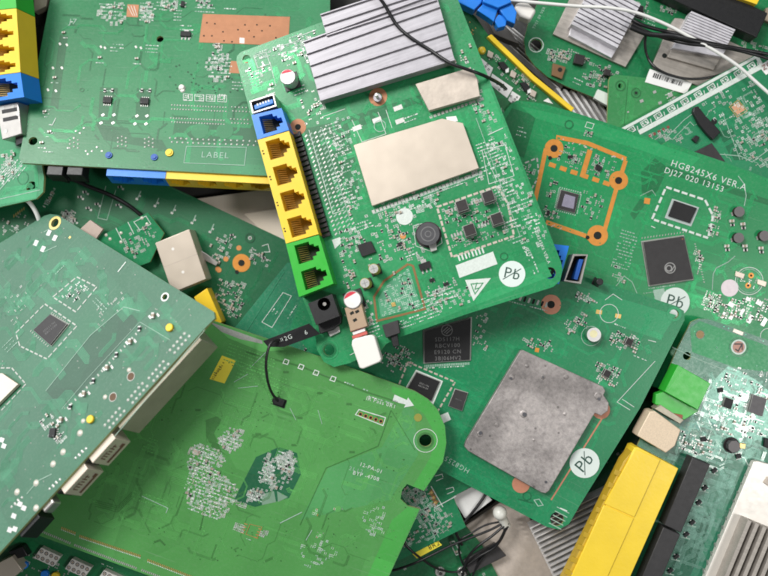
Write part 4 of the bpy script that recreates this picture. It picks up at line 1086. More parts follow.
    b.silk([(355.5, 414.5), (359, 409.5), (385.5, 417.5), (383, 425.5)], .5, closed=True)
    for k in range(5):
        q = b.l(360.5 + k * 5.1, 414.2 + k * 1.75); b.mb.ring(q[0], q[1], .8 * MM, 1.15 * MM, PAD_H, COPPER, 12); b.mb.disc(q[0], q[1], .8 * MM, PAD_H, HOLE, 10)
    for x, y in ((320, 393), (300, 418), (286, 372), (352, 452), (258, 434), (294, 445), (349, 404), (198, 410)): b.mb.rect(*b.l(x, y), 3.0 * MM, 1.2 * MM, PAD_H, b.dark, .3)
    # edge ground strip, a painted pale glint and scratches at the upper corner
    b.mb.flat(b.L([(212, 323), (262, 340), (285, 350), (262, 352), (228, 338)]), PAD_H, b.trace)
    b.mb.flat(b.L([(209.5, 321.6), (262, 340.5), (263, 344), (240, 339), (222, 332)]), PAD_H + 6e-4, SOLDER_DULL)  # glare along the edge, coloured in as a pale wedge
    b.scribble(250, 360, 50, 20, 20, 8, b.trace); b.scribble(262, 378, 50, 18, 20, 8, b.trace); b.scribble(275, 395, 20, 14, 70, 9, b.trace)
    for a, c in (((234, 382), (248, 374)), ((250, 368), (266, 352)), ((238, 388), (258, 386)), ((290, 408), (296, 420)), ((318, 410), (322, 424))): b.silk([a, c], .3, SILK_THIN)
    b.mb.rect(*b.l(279, 402), 8 * MM, 5 * MM, PAD_H, HOLE, 0.0); g = MB(); q = b.l(279, 401); g.box(q[0], q[1], 6 * MM, 4 * MM, 1e-5, 2 * MM, BLACKP); b.part('antenna_socket', g, .3 * MM)
    # yellow code label without its code square
    lab = b.slab('label', [(222, 355.5), (236, 360.5), (224.5, 383.5), (209.5, 379)], .15, PAPER_Y, .02, 0, 'yellow paper label')
    g = MB(); ink = plain('dark label ink', (.10, .09, .02), .6)
    for k in range(4): b.text(('0258', '6HN', 'R26', 'CN 4')[k], 214.5 + 2.4 * k, 376 - 3.3 * k, 3.6, -62, ink, .15 * MM + 5e-4, g)
    b.part('label_print', g, parent=lab, fix=False)
    # plated edge contacts, two broken rows
    for p0, p1, n in (((62, 528), (75, 533), 8), ((80, 536), (140, 556), 36), ((148, 560), (200, 580), 30)): b.pads(p0, p1, n, .6, 1.4, GOLD); b.pads((p0[0], p0[1] + 1.8), (p1[0], p1[1] + 1.8), n, .55, .5, SILK)
    for p0, p1, n in (((41, 531), (70, 543), 16), ((75, 545), (136, 568), 34), ((142, 570), (190, 588), 26)): b.pads(p0, p1, n, .65, 1.3, SOLDER)
    for x, y in ((140, 497), (152, 500), (164, 504)): b.scribble(x, y, 16, 10, 20, 8, b.trace)
    b.silk([(142, 496), (168, 508), (166, 513)], .4, SILK_THIN); b.silk([(154, 542), (160, 540), (165, 545)], 1.0, b.dark)
    for k in range(4): b.silk([(95, 500 + k * 2), (118, 506 + k * 2), (132, 492 + k * 2)], .25, b.dark)
    for k in range(7): b.silk([(166 + k, 470 + 2 * k), (190 + k, 478 + 2 * k)], .25, b.trace)
    b.scribble(150, 445, 12, 16, 20, 8, b.trace); b.scribble(202, 530, 8, 10, 20, 8, b.trace)
    b.done()
build_lower()

# ================================================================== board with the die-cast slab (right of centre)
E = Board('green circuit board carrying a rough grey die-cast metal slab and a large black chip',
          [(685, 316, 49), (560, 528, 48), (420, 330, 46)], (441, 471, 548, 527),
          [(300, 300), (420, 225), (548, 268), (599, 281), (676, 306), (684, 311), (684.5, 320), (640, 408), (580, 505), (569, 524), (559, 529.5), (547, 527), (441, 471), (380, 430), (290, 330)],
          (0.010, 0.205, 0.078), holes=[(674, 314, 4.6), (557, 519, 7), (551, 305, 3.6)], rough=.34, dust=.14)
def build_slab_board():
    b = E
    b.pour([(575, 285), (676, 315), (660, 340), (600, 320)], b.pale)
    b.route([(420, 300), (545, 290), (680, 316), (560, 525), (400, 450)], 140, 4, bundle=(1, 6)); b.vias([(420, 300), (545, 290), (680, 316), (560, 525), (400, 450)], 140, .36, seed=3)
    b.chip([(424, 331), (471, 318), (470, 360), (424.5, 363)], 1.7, EPOXY, marks=4, logo=True, deg=-2, ink=INK)
    for k in range(26): b.pad(425 + k * 1.75, 366 - k * .1, .6, 1.4, SILK_THIN, .45)
    b.scribble(446, 367, 40, 6, -3, 3)
    P = [(408, 362), (455, 382), (436, 414)]; b.dashes(P, 1.0, 2.2, 1.0, CREAM_DULL); b.dashes([(408, 362), (396, 392)], 1, 2.2, 1, CREAM_DULL)
    b.fill([(404, 390.5), (416, 369.5), (443, 381), (433, 405)], SILK)
    b.chip([(406.5, 389.5), (416.5, 372), (440, 381.5), (431.5, 401)], 1.4, EPOXY, marks=2, deg=22, ink=INK_PALE)
    b.chip([(455, 389), (468, 393), (462, 411), (448.5, 406)], 1.3, EPOXY_GREY, marks=1, deg=20)
    b.dot(458, 405.5, 1.5, plain('magenta mark', (.45, .08, .3), .5))
    b.fill([(438, 416), (448, 412), (451, 419.5), (441.5, 424)], SILK)
    # slab with a rounded ear
    top = [(520.5, 350.5), (523, 350), (603, 386.5), (605.5, 391), (603.5, 395), (609, 403), (608, 411), (601, 416), (595, 413), (549, 491), (545.5, 493.5), (541, 492.5), (468, 451), (464.2, 446.5), (466, 441)]
    b.dot(601, 410, 9, plain('salmon copper ring', (.52, .23, .14), .45, .3)); b.dot(521, 484, 9, plain('salmon copper ring', (.52, .23, .14)))
    g = MB(); g.prism(b.L(top, 5 * MM), .6 * MM, 5 * MM, cast_metal())
    for x, y, r in ((512, 377, 3), (523.5, 414, 4), (543, 377, 2.4), (566, 377, 2.6), (497, 425, 2.4), (534, 440, 1.6), (565, 414, 2), (480, 434, 3.4), (598, 396, 4), (527, 366, 2)):
        q = b.l(x, y, 5 * MM); k = b.px(x, y); g.dome(q[0], q[1], r * k, .5 * MM, cast_metal(), 12, 5 * MM - 4e-4)
    pk = g
    for x, y, r in ((524.5, 414.5, 2.2), (511, 378.5, 1.3), (543, 377, 1), (480.5, 433, 1.8), (599, 399, 1.6), (546, 482, 1.4)): q = b.l(x, y, 5.5 * MM); pk.disc(q[0], q[1], r * b.px(x, y), 5.5 * MM + 1e-3, plain('dark pit', (.10, .10, .11), .4, .3), 12)
    b.part('metal_slab', g, .4 * MM, 'rough pitted grey die-cast slab', fix=False)
    cu = MB(); cu.line(b.L([(606, 412), (551, 500)]), .9 * MM, PAD_H, plain('salmon copper ring', (.52, .23, .14))); b.part('slab_gasket', cu, fix=False)
    # sticker, print
    b.sticker(584.5, 463, 15, -50); b.text('HG8255', 457, 464.5, 7.2, 210, SILK_THIN)
    b.silk([(523, 482), (529, 478), (533, 484)], .4, SILK_THIN); b.circle(527, 496, 4.5, .5, b.dark); b.silk([(534, 500), (539, 499), (543, 505), (538, 506)], .5, SILK_THIN, True); b.silk([(518, 499), (533, 503)], .7, b.dark)
    b.silk([(560, 508), (567, 511)], .7)
    for k in range(5): q = b.l(555 + k * 2.0, 526 - k * 4); b.mb.line([(q[0] - 4 * MM, q[1]), (q[0] + 4 * MM, q[1])], .5 * MM, PAD_H, SILK_THIN)
    # upper edge: USB, blue socket, copper ring, parts
    b.ring_hole(551, 304.5, 10, plain('salmon copper ring', (.52, .23, .14)), .38)
    us = MB(); P = b.L([(573, 254), (588, 254.5), (581, 284), (564, 281)], 13 * MM); c = (sum(p[0] for p in P) / 4, sum(p[1] for p in P) / 4)
    us.prism(P, 0, 13 * MM, STEEL, holes=[[(c[0] + (p[0] - c[0]) * .78, c[1] + (p[1] - c[1]) * .90) for p in P]], floor=3 * MM, floor_mat=BLACKP, wall=BROWN_STEEL)
    o = b.part('usb_port', us); t = MB(); P2 = b.L([(579.5, 259), (583.5, 259.5), (577.5, 280), (573.5, 279)], 11.6 * MM); t.prism(P2, 3.2 * MM, 11.6 * MM, BLUE_DEEP); b.part('tongue', t, .15 * MM, parent=o)
    bj = [(548, 243), (569, 247), (568, 262), (558, 288), (541, 286)]
    b.jack('network_socket', [(545, 243), (569, 246), (559, 284), (540, 283)], 1, 12, BLUE, label='blue network socket')
    g = MB(); q = b.l(596, 282); g.cyl(q[0], q[1], 2.0 * MM, .5 * MM, 9 * MM, BLACKP, 14); g.box(q[0], q[1], 4.4 * MM, 4.4 * MM, 1e-5, 1.2 * MM, EPOXY); b.part('signal_diode', g, .3 * MM)
    for k in range(9): b.pad(512 + k * 4.3, 296 + k * 1.1, 1.2, 3.0, HOLE if k % 2 else SOLDER_DULL, .1)
    b.scribble(528, 306, 40, 6, 14, 3)
    g = MB(); q = b.l(591, 334); g.cyl(q[0], q[1], 4.2 * MM, 1e-5, 7.0 * MM, plain('green capacitor sleeve', (.03, .16, .08), .3, 0, .2, 20, coat=.3), 24, top=plain('silver can top', (.72, .70, .68)), r1=4.0 * MM); o = b.part('electrolytic_capacitor', g)
    d = MB(); d.disc(q[0] - .4 * MM, q[1] + .3 * MM, 2.2 * MM, 7.02 * MM, plain('pale lemon dome', (.75, .70, .42), .5), 16); b.part('capacitor_crown', d, parent=o, fix=False)
    b.circle(591, 336, 10, .35, SILK_THIN); b.circle(609, 313.5, 9.5, .35); b.pad(599, 312, 3.4, 2.4, GOLD, .3); b.pad(618, 316, 3.4, 2.4, GOLD, .3)
    b.place('inductor', 627.5, 341.5, 0, .72); b.place('inductor', 605.5, 373, 0, .72)
    b.cluster([(612, 330), (642, 338), (634, 352), (608, 346)], 34, 5, 1.9, parts=12, silk=.2); b.cluster([(594, 360), (624, 368), (616, 386), (598, 382)], 34, 6, 1.9, parts=12, silk=.2)
    b.cluster([(565, 322), (585, 312), (588, 328), (568, 334)], 22, 7, 1.9, parts=8, silk=.3); b.cluster([(520, 338), (552, 340), (552, 352), (525, 348)], 18, 8, 1.9, parts=6, silk=.3); b.cluster([(470, 318), (488, 312), (486, 356), (474, 350)], 18, 9, 1.8, parts=3, silk=.6)
    b.cluster([(575, 292), (600, 296), (598, 304), (574, 300)], 14, 10, 1.9, parts=4, silk=.3); b.cluster([(396, 345), (420, 350), (412, 366), (392, 372)], 26, 11, 1.9, parts=12, silk=.2); b.cluster([(380, 352), (398, 356), (394, 366), (378, 364)], 12, 12, 1.9, parts=4)
    b.pad(537, 350, 2.4, 2.4, ORANGE, .3)
    b.silk([(655, 361), (617, 402), (630, 410)], .35); b.silk([(622, 399), (634, 407)], .35); b.silk([(648, 340), (656, 342)], .4)
    b.silk([(605, 300), (613, 294), (622, 300)], .35); b.scribble(640, 358, 14, 6, 22, 3); b.scribble(620, 326, 12, 5, 22, 3)
    q = b.l(674, 314); b.mb.ring(q[0], q[1], 4.8 * b.px(674, 314), 7.6 * b.px(674, 314), PAD_H, b.pale, 24)
    b.done()
build_slab_board()

# ================================================================== board with the orange copper frame (right)
F = Board('green circuit board with an orange copper frame, printed lettering and a dark square chip',
          [(517, 101, 36), (768, 180, 38), (620, 330, 33)], (517, 101, 768, 179),
          [(470, 150), (512, 103), (517, 100.5), (540, 103), (573, 112), (610, 124), (656, 140), (661, 145), (667, 141.5), (695, 152), (722, 161), (850, 210), (850, 400), (700, 400), (560, 360), (500, 300)],
          (0.010, 0.245, 0.078), rough=.34, dust=.14)
def build_frame_board():
    b = F
    b.pour([(500, 128), (512, 108), (536, 116), (524, 158), (505, 150)], b.dark)
    b.pour([(641, 172), (655, 158), (668, 168), (658, 190), (644, 206), (634, 220), (630, 214), (642, 196)], b.dark); b.pour([(668, 166), (770, 200), (770, 206), (720, 190), (664, 172)], b.dark)
    b.pour([(520, 106), (600, 124), (700, 158), (690, 168), (640, 150), (535, 118)], b.pale)
    b.route([(520, 110), (760, 185), (768, 330), (560, 300)], 150, 5, bundle=(1, 5)); b.vias([(520, 110), (760, 185), (768, 330), (560, 300)], 180, .36, seed=5)
    b.route([(600, 230), (640, 220), (640, 290), (600, 300)], 14, 6, bundle=(4, 8), mat=b.pale)
    # orange frame
    fr = [((556, 137), (587, 143), (626, 159)), ((626, 159), (620, 178)), ((617, 186), (604, 232)), ((597, 237), (587, 238)), ((586, 236), (546, 222)), ((546, 148), (536, 196)), ((536, 196), (532, 216))]
    for pts in fr: b.copper(list(pts), 2.5, ORANGE)
    b.copper([(590, 150), (582, 177)], 3.0, ORANGE); b.dashes([(549, 164), (614, 186)], 2.6, 3.8, 2.4, ORANGE)
    for p0, p1 in (((556, 138), (626, 160)), ((545, 223), (585, 235)), ((616, 190), (605, 228))):
        for k in range(20): x, y = mix(p0, p1, k / 19 + b.seed.uniform(-.04, .04)); b.pad(x + b.seed.uniform(-1, 1), y + b.seed.uniform(-1.2, 1.2), b.seed.uniform(.6, 1.8), b.seed.uniform(.4, 1.0), b.seed.choice((SOLDER, CREAM_DULL, b.green)), b.seed.uniform(0, 1))
    for x, y, r in ((554, 148.5, 10), (618.5, 180.5, 10), (597.5, 235.5, 11)): b.ring_hole(x, y, r * .94, ORANGE, .38)
    for x, y in ((550, 158), (587.5, 237.5), (540, 214)): b.dot(x, y, 2, HOLE)
    b.chip([(561, 189.5), (579, 194.5), (575, 213), (556.5, 208)], 1.5, EPOXY_GREY, name='chip')
    b.slab('chip_window', [(565, 194), (575.5, 197), (573.5, 209), (561.5, 206)], 1.75, plain('pale violet die', (.33, .31, .40), .25, .2), 1.4, .05)
    for k in range(10):
        for a, c in (((560, 187.5), (580, 192.5)), ((556, 210), (575, 215)), ((581, 195), (577, 213)), ((559, 189), (555, 207))): x, y = mix(a, c, k / 9); b.pad(x, y, .7, .9, SILK_THIN)
    b.place('transistor', 548, 213, 90); b.place('transistor', 570, 157, 20); b.place('driver_chip', 598, 168, -15, .75)
    for P, n, sd in (([(562, 146), (586, 150), (580, 170), (556, 162)], 26, 1), ([(594, 152), (616, 160), (612, 180), (586, 174)], 26, 2), ([(550, 176), (560, 180), (556, 200), (546, 196)], 10, 3), ([(580, 190), (606, 196), (600, 220), (578, 216)], 24, 4), ([(544, 205), (556, 210), (560, 220), (546, 218)], 10, 5)):
        b.cluster(P, n, sd + 60, 1.7, parts=5, silk=.3)
    b.dashes([(525, 163), (537, 158), (539, 176), (531, 190), (522, 206), (516, 200)], .9, 2, 1)
    b.cluster([(520, 165), (536, 162), (535, 176), (524, 180)], 10, 70, 1.8, 2)
    b.text('HG8245X6 VER.A', 708.5, 175.5, 9.2, 18.5); b.text('DJ27 020 13153', 694, 180, 8.2, 18.5)
    # framed memory chip
    P = [(666, 187), (705, 200), (713, 216), (708, 238), (652, 219)]; b.dashes(P + [P[0]], 1.3, 3.0, 1.1, SILK)
    b.fill([(672, 198.5), (699, 207.5), (691, 226.5), (664.5, 218)], plain('chip print border', (.42, .48, .46), .5))
    b.chip([(674.5, 200.5), (697, 208), (690, 223), (668.5, 216)], 1.3, EPOXY, border=False)
    b.pad(647, 201, 3.4, 3.4, ORANGE, .15)
    b.silk([(640, 196), (652, 190), (656, 196)], .3, SILK_THIN); b.silk([(651, 226), (655, 228)], .5)
    for x0, y0 in ((718, 212), (714, 228)): b.cluster([(x0 - 5, y0 - 6), (x0 + 5, y0 - 3), (x0 + 3, y0 + 12), (x0 - 7, y0 + 8)], 12, x0, 1.8, 4, .2)
    # dark chip with its round mark
    b.chip([(643, 242), (684, 236), (693.5, 279), (650, 285.5)], 1.9, EPOXY_GREY, marks=0, logo=False, deg=-8)
    d = MB(); q = b.l(670, 268, 1.9 * MM); k = b.px(670, 268); d.ring(q[0], q[1], 4.6 * k, 5.6 * k, 1.9 * MM + 8e-4, INK_PALE, 20); d.ring(q[0] - k, q[1] - .6 * k, 2.2 * k, 3.4 * k, 1.9 * MM + 8e-4, INK_PALE, 16); d.line([(q[0] + 2 * k, q[1] - 3 * k), (q[0] + 3.5 * k, q[1] + 3 * k)], .9 * k, 1.9 * MM + 9e-4, INK_PALE); b.part('engraved_mark', d, fix=False)
    d = MB(); d.disc(*b.l(682.5, 239, 1.9 * MM), 1.0 * k, 1.9 * MM + 8e-4, plain('red brown dot', (.2, .06, .04), .5), 10); b.part('pin_one_dot', d, fix=False)
    for k in range(16):
        x, y = mix((690, 244), (699, 282), k / 15); b.pad(x + 5, y, 1.0, .5, SOLDER_DULL); x, y = mix((642, 238), (686, 232), k / 15); b.pad(x, y, .5, 1.0, SOLDER_DULL)
    b.cluster([(694, 250), (704, 250), (704, 276), (697, 278)], 14, 77, 1.7, 4, .2); b.scribble(660, 289, 34, 8, -8, 5, SILK_THIN)
    b.fill([(653, 290), (664, 288), (668, 308), (656, 306)], SILK_THIN)
    b.sticker(675, 302, 14.5, 14); b.dot(729.5, 288, 8.6, plain('pinkish white print', (.74, .66, .68), .6))
    # drum inductors at the right
    for x, y in ((737, 212), (736.5, 238), (762, 236)): b.place('drum_inductor', x, y, 40, 1.0)
    for x, y in ((731, 221), (726, 246), (760, 248), (742, 224), (744, 246)): b.place('ceramic_capacitor', x, y, 20, 1.4); b.place('resistor', x + 1, y + 4, 20, 1.3)
    b.silk([(738, 176), (744, 184), (746, 196), (744, 206)], .5, SILK_THIN); b.silk([(735, 256), (728, 262), (716, 268), (713, 274), (712, 290)], .5, SILK_THIN)
    b.circle(749, 281, 14, .4); b.circle(749, 281, 12, .3, SILK_THIN)
    for x, y in ((740, 275), (762, 283)): b.slab('solder_lug', [(x - 4, y - 4), (x + 5, y - 1), (x + 3.5, y + 4), (x - 5, y + 1)], .8, CREAM, 0, .2)
    for x, y in ((751, 275.5), (748, 285.5)): b.ring_hole(x, y, 2.8, ORANGE, .4)
    b.cluster([(738, 272), (760, 280), (756, 290), (742, 286)], 10, 80, 1.7, 0, .3)
    b.cluster([(706, 290), (722, 296), (716, 312), (702, 308)], 30, 81, 1.9, 8, .3); b.cluster([(716, 300), (768, 298), (768, 322), (716, 318)], 60, 82, 2.1, 20, .2)
    for x, y, w, h in ((731, 304.5, 3.4, 2.6), (748, 299, 2.6, 2), (759, 303, 3.6, 2.4), (723, 315, 1.6, 4), (731, 317, 2.2, 3), (750, 319, 2.4, 5), (764, 322, 2.4, 5), (742, 312, 1.6, 4)): b.mb.rect(*b.l(x, y), w * MM, h * MM, PAD_H + 4e-4, SOLDER, -.2)
    b.circle(768, 336, 8, .4)
    b.scribble(522, 132, 10, 12, 16, 3); b.circle(569, 124.5, 4.6, .8, b.dark); b.silk([(587, 122), (594, 124), (592, 129), (585, 127)], .35, closed=True); b.cluster([(582, 131), (594, 133), (592, 138), (582, 136)], 6, 83, 1.8, 2, .2)
    b.scribble(625, 250, 18, 40, 16, 4, SILK_THIN); b.cluster([(612, 264), (628, 262), (628, 282), (612, 280)], 16, 84, 1.8, 2, .3, mats=(SOLDER_DULL, b.pale)); b.silk([(616, 286), (624, 276), (632, 282), (638, 296)], .4, SILK_THIN)
    b.done()
build_frame_board()

# ================================================================== lower right board with big sockets
G = Board('shiny green circuit board with a long yellow socket block and a bright green block',
          [(692, 322, 43), (790, 352, 43), (600, 540, 41)], (697, 320, 790, 352),
          [(686, 332), (691, 322), (699, 318.5), (708, 319), (727, 325.5), (850, 370), (850, 720), (540, 720), (572, 590), (640, 440), (676, 352)],
          (0.012, 0.150, 0.080), holes=[(687, 356, 4)], rough=.30, dust=.12, tint=3.4, spec=.6)
def build_socket_board():
    b = G
    b.pour([(690, 328), (700, 321), (768, 346), (768, 372), (736, 368), (692, 352)], mask('smooth green rim', (.012, .26, .085), .36, .05))
    tin = plain('glare-paled tinned copper', (.13, .27, .21), .33, .35, .6, 60)
    b.pour([(712, 382), (728, 366), (742, 372), (756, 380), (770, 392), (768, 436), (740, 446), (716, 432), (704, 420), (690, 418), (700, 405)], tin)  # pale pour painting the glare over this part of the board
    b.mb.k = 0
    b.route([(700, 372), (768, 380), (768, 470), (660, 470), (680, 430)], 120, 5, bundle=(1, 6), pitch=.6, w=.3, mat=tin); b.route([(690, 470), (750, 465), (700, 576), (660, 576)], 60, 6, bundle=(2, 6), pitch=.6, w=.28, mat=tin)
    tin2 = plain('glare-whitened track', (.55, .63, .58), .3, .4, .4, 90)  # tracks coloured near white, the way they shine in the glare
    b.route([(700, 372), (768, 380), (768, 470), (660, 470), (680, 430)], 40, 35, bundle=(1, 3), pitch=.7, w=.35, mat=tin2); b.route([(716, 390), (756, 390), (756, 440), (716, 436)], 40, 36, bundle=(1, 3), pitch=.7, w=.5, seg=(1, 5), mat=tin2)
    b.route([(700, 372), (768, 380), (768, 470), (660, 470), (680, 430)], 60, 15, bundle=(1, 4), pitch=.6, w=.3, mat=b.dark)
    b.pour([(686, 418), (698, 414), (716, 424), (712, 440), (690, 440), (676, 432)], plain('sea green hatch', (.14, .34, .28), .4))
    b.route([(686, 418), (698, 414), (716, 424), (712, 440), (690, 440), (676, 432)], 70, 8, bundle=(1, 2), seg=(1, 3), w=.3, mat=SILK_THIN)
    b.pour([(690, 520), (712, 512), (706, 540), (690, 576), (668, 576)], b.dark)
    b.vias([(700, 480), (740, 470), (700, 570), (670, 570)], 110, .35, tin, 9); b.vias([(690, 340), (768, 360), (768, 450), (690, 440)], 60, .35, tin, 10)
    b.cluster([(714, 378), (736, 366), (768, 378), (768, 400), (740, 400), (716, 404)], 36, 3, 1.9, parts=12, silk=.2); b.cluster([(706, 404), (768, 404), (768, 440), (716, 436)], 54, 4, 1.9, parts=20, silk=.2); b.cluster([(682, 428), (716, 440), (708, 458), (676, 448)], 40, 5, 1.9, parts=14, silk=.2)
    b.ring_hole(738.5, 347, 7.6, SILK, .78); b.dot(738.5, 347, 5.8, plain('pinkish copper pad', (.45, .25, .20), .5, .2)); b.silk([(734, 344), (742, 344), (738, 351), (735, 349)], .8, plain('dark mark', (.05, .05, .05), .5)); b.silk([(742, 344), (742, 350)], .7, plain('dark mark', (.05, .05, .05), .5))
    b.dot(700, 334.5, 4, plain('brownish copper', (.30, .20, .09), .5, .2)); b.circle(700, 334.5, 4.6, .4, b.dark); b.text('A1', 763.5, 374, 8, 10); b.circle(738.5, 347, 9.5, .3, b.dark)
    b.silk([(672, 347), (690, 356), (720, 368), (736, 372)], .4, SILK_THIN); b.pad(738, 332, 6, 2, CREAM, -.05)
    b.chip([(725.5, 397), (734, 400), (731, 409.5), (722.5, 406.5)], 1.5, EPOXY); b.chip([(753, 394.5), (767, 399), (762.5, 416.5), (748.5, 411.5)], 2.2, plain('dusty chip', (.10, .095, .098), .5, 0, .25, 30))
    for x, y in ((703, 439), (720, 390), (738, 456)): b.place('driver_chip', x, y, 30, .6)
    g = MB(); q = b.l(731, 445); k = b.px(731, 445); g.cyl(q[0], q[1], 8 * k, 1e-5, .8 * MM, FERRITE, 20); g.cyl(q[0], q[1], 6.5 * k, .8 * MM, 4.4 * MM, plain('slate ferrite', (.06, .06, .065)), 8, top=plain('grey drum top', (.14, .13, .13))); b.part('drum_inductor', g, .2 * MM)
    b.slab('solder_lug', [(739, 443), (746, 444), (745, 449), (739, 448)], 1.0, GOLD, 0, .2); b.slab('chip', [(765, 438), (775, 440), (775, 450), (764, 447)], 2, EPOXY, .1, .2)
    for x, y in ((704.5, 487.5), (698.5, 502), (692, 522), (686, 534), (676, 556), (670, 570), (714, 470)):
        b.place('transistor', x, y, 60, 1.1); b.silk([(x - 5, y + 3), (x + 4, y + 5)], .6, SILK_THIN); b.pad(x - 4, y + 2, 1.4, 1.2, tin); b.pad(x + 4, y - 1, 1.4, 1.2, tin)
    # green terminal block
    o = b.slab('phone_socket', [(678, 365), (710.5, 383.5), (698, 410), (664.5, 391.5)], 11, GREEN, 0, .3, 'bright green socket block')
    b.slab('socket_ledge', [(656, 394), (665, 391), (699, 411), (684, 420), (655, 404)], 5.2, GREEN, 0, .3)
    g = MB(); g.line(b.L([(682, 371), (667, 391.5)], 11 * MM), .35 * MM, 11 * MM + 8e-4, plain('bright green edge', (.10, .55, .10), .4)); b.part('mould_line', g, parent=o, fix=False)
    b.slab('red_strip', [(666, 412), (683, 415), (682, 420), (663, 414)], 6, plain('dull red plastic', (.32, .09, .05), .5), 0, .2)
    # beige shell
    b.slab('usb_port', [(650, 411.5), (655, 411), (681, 430), (675, 446), (666, 453), (637.5, 436), (639, 432)], 11, CREAM_SPECK, 0, .5, 'speckled beige metal port')
    b.slab('port_front', [(655, 409), (661, 405), (684, 420), (680, 424)], 8, BROWN_STEEL, 0, .3)
    # yellow block
    o = b.slab('network_socket', [(634.5, 447.5), (638, 447.2), (678.5, 468.5), (628, 582), (606, 640), (544, 640), (572.5, 574)], 12.9, YELLOW_LEMON, 0, .35, 'long yellow network socket block')
    for P4 in ([(635.5, 448.5), (660.5, 459.8), (634.5, 517.3), (604.5, 504)], [(604, 505), (634, 518.3), (579, 640), (545, 640), (573, 573)]):
        g = MB(); g.prism(b.L(P4, 13.6 * MM), 12 * MM, 13.6 * MM, YELLOW_LEMON); b.part('moulded_panel', g, .3 * MM, parent=o)
    g = MB(); g.prism(b.L([(624, 461), (635, 448), (572.5, 575), (543, 640), (532, 640), (567, 576)], 12.2 * MM), 2 * MM, 12.2 * MM, plain('shaded yellow plastic', (.55, .36, .03), .4))  # unlit front of the block, its shade put in as a darker yellow
    b.part('socket_front', g, .2 * MM, parent=o)
    for k in range(9):
        x, y = mix((621.5, 467), (566, 579), (k + .5) / 9); c = MB(); q = b.l(x, y, 12.2 * MM); c.box(q[0], q[1], 3.0 * MM, 5.0 * MM, 11.5 * MM, 12.7 * MM, plain('dark shaded yellow plastic', (.46, .30, .012), .45), .02 + b.ang(621, 467, 116)); b.part('latch_notch', c, .15 * MM, parent=o)
    b.slab('socket_tail', [(572, 573), (586, 575), (580, 600), (566, 600)], 12.8, BLUE_DEEP, 0, .2, 'blue tail of the socket block')
    # black strips
    bl = plain('dusty black plastic', (.030, .029, .030), .5, 0, .35, 26, .3, 200)
    b.slab('pin_header', [(692.5, 457.5), (710.5, 464.5), (681, 533), (664, 525)], 9, bl, 0, .5, 'black plastic header'); b.slab('pin_header', [(663.5, 527), (680.5, 534.5), (648, 610), (628, 610)], 9, bl, 0, .5, 'black plastic header')
    # shield plate with the heatsink
    pl = plain('white plated shield', (.70, .665, .61), .36, .3, .08, 12, .15, 40)
    o = b.slab('shield_can', [(754, 461.5), (758, 461), (900, 500), (900, 700), (640, 700), (704, 580)], 4.5, pl, .3, .4, 'white plated shield can')
    for k in range(14): x, y = mix((749, 468), (700, 580), k / 13); g = MB(); q = b.l(x, y); g.box(q[0], q[1], 1.4 * MM, 3.4 * MM, 1e-5, 2.6 * MM, SOLDER_DULL, .4); b.part('fence_clip', g, parent=o)
    hs = b.heatsink([(700, 636), (748, 520), (858, 566), (810, 682)], 6.5, 7, 15, ALU_WARM, duty=.45, lo=4.4, label='warm grey aluminium heatsink')
    b.slab('foam_pad', [(764, 483), (768, 477), (790, 484), (786, 498)], 5.6, CREAM_DULL, 4.4, .2)
    b.done()
build_socket_board()

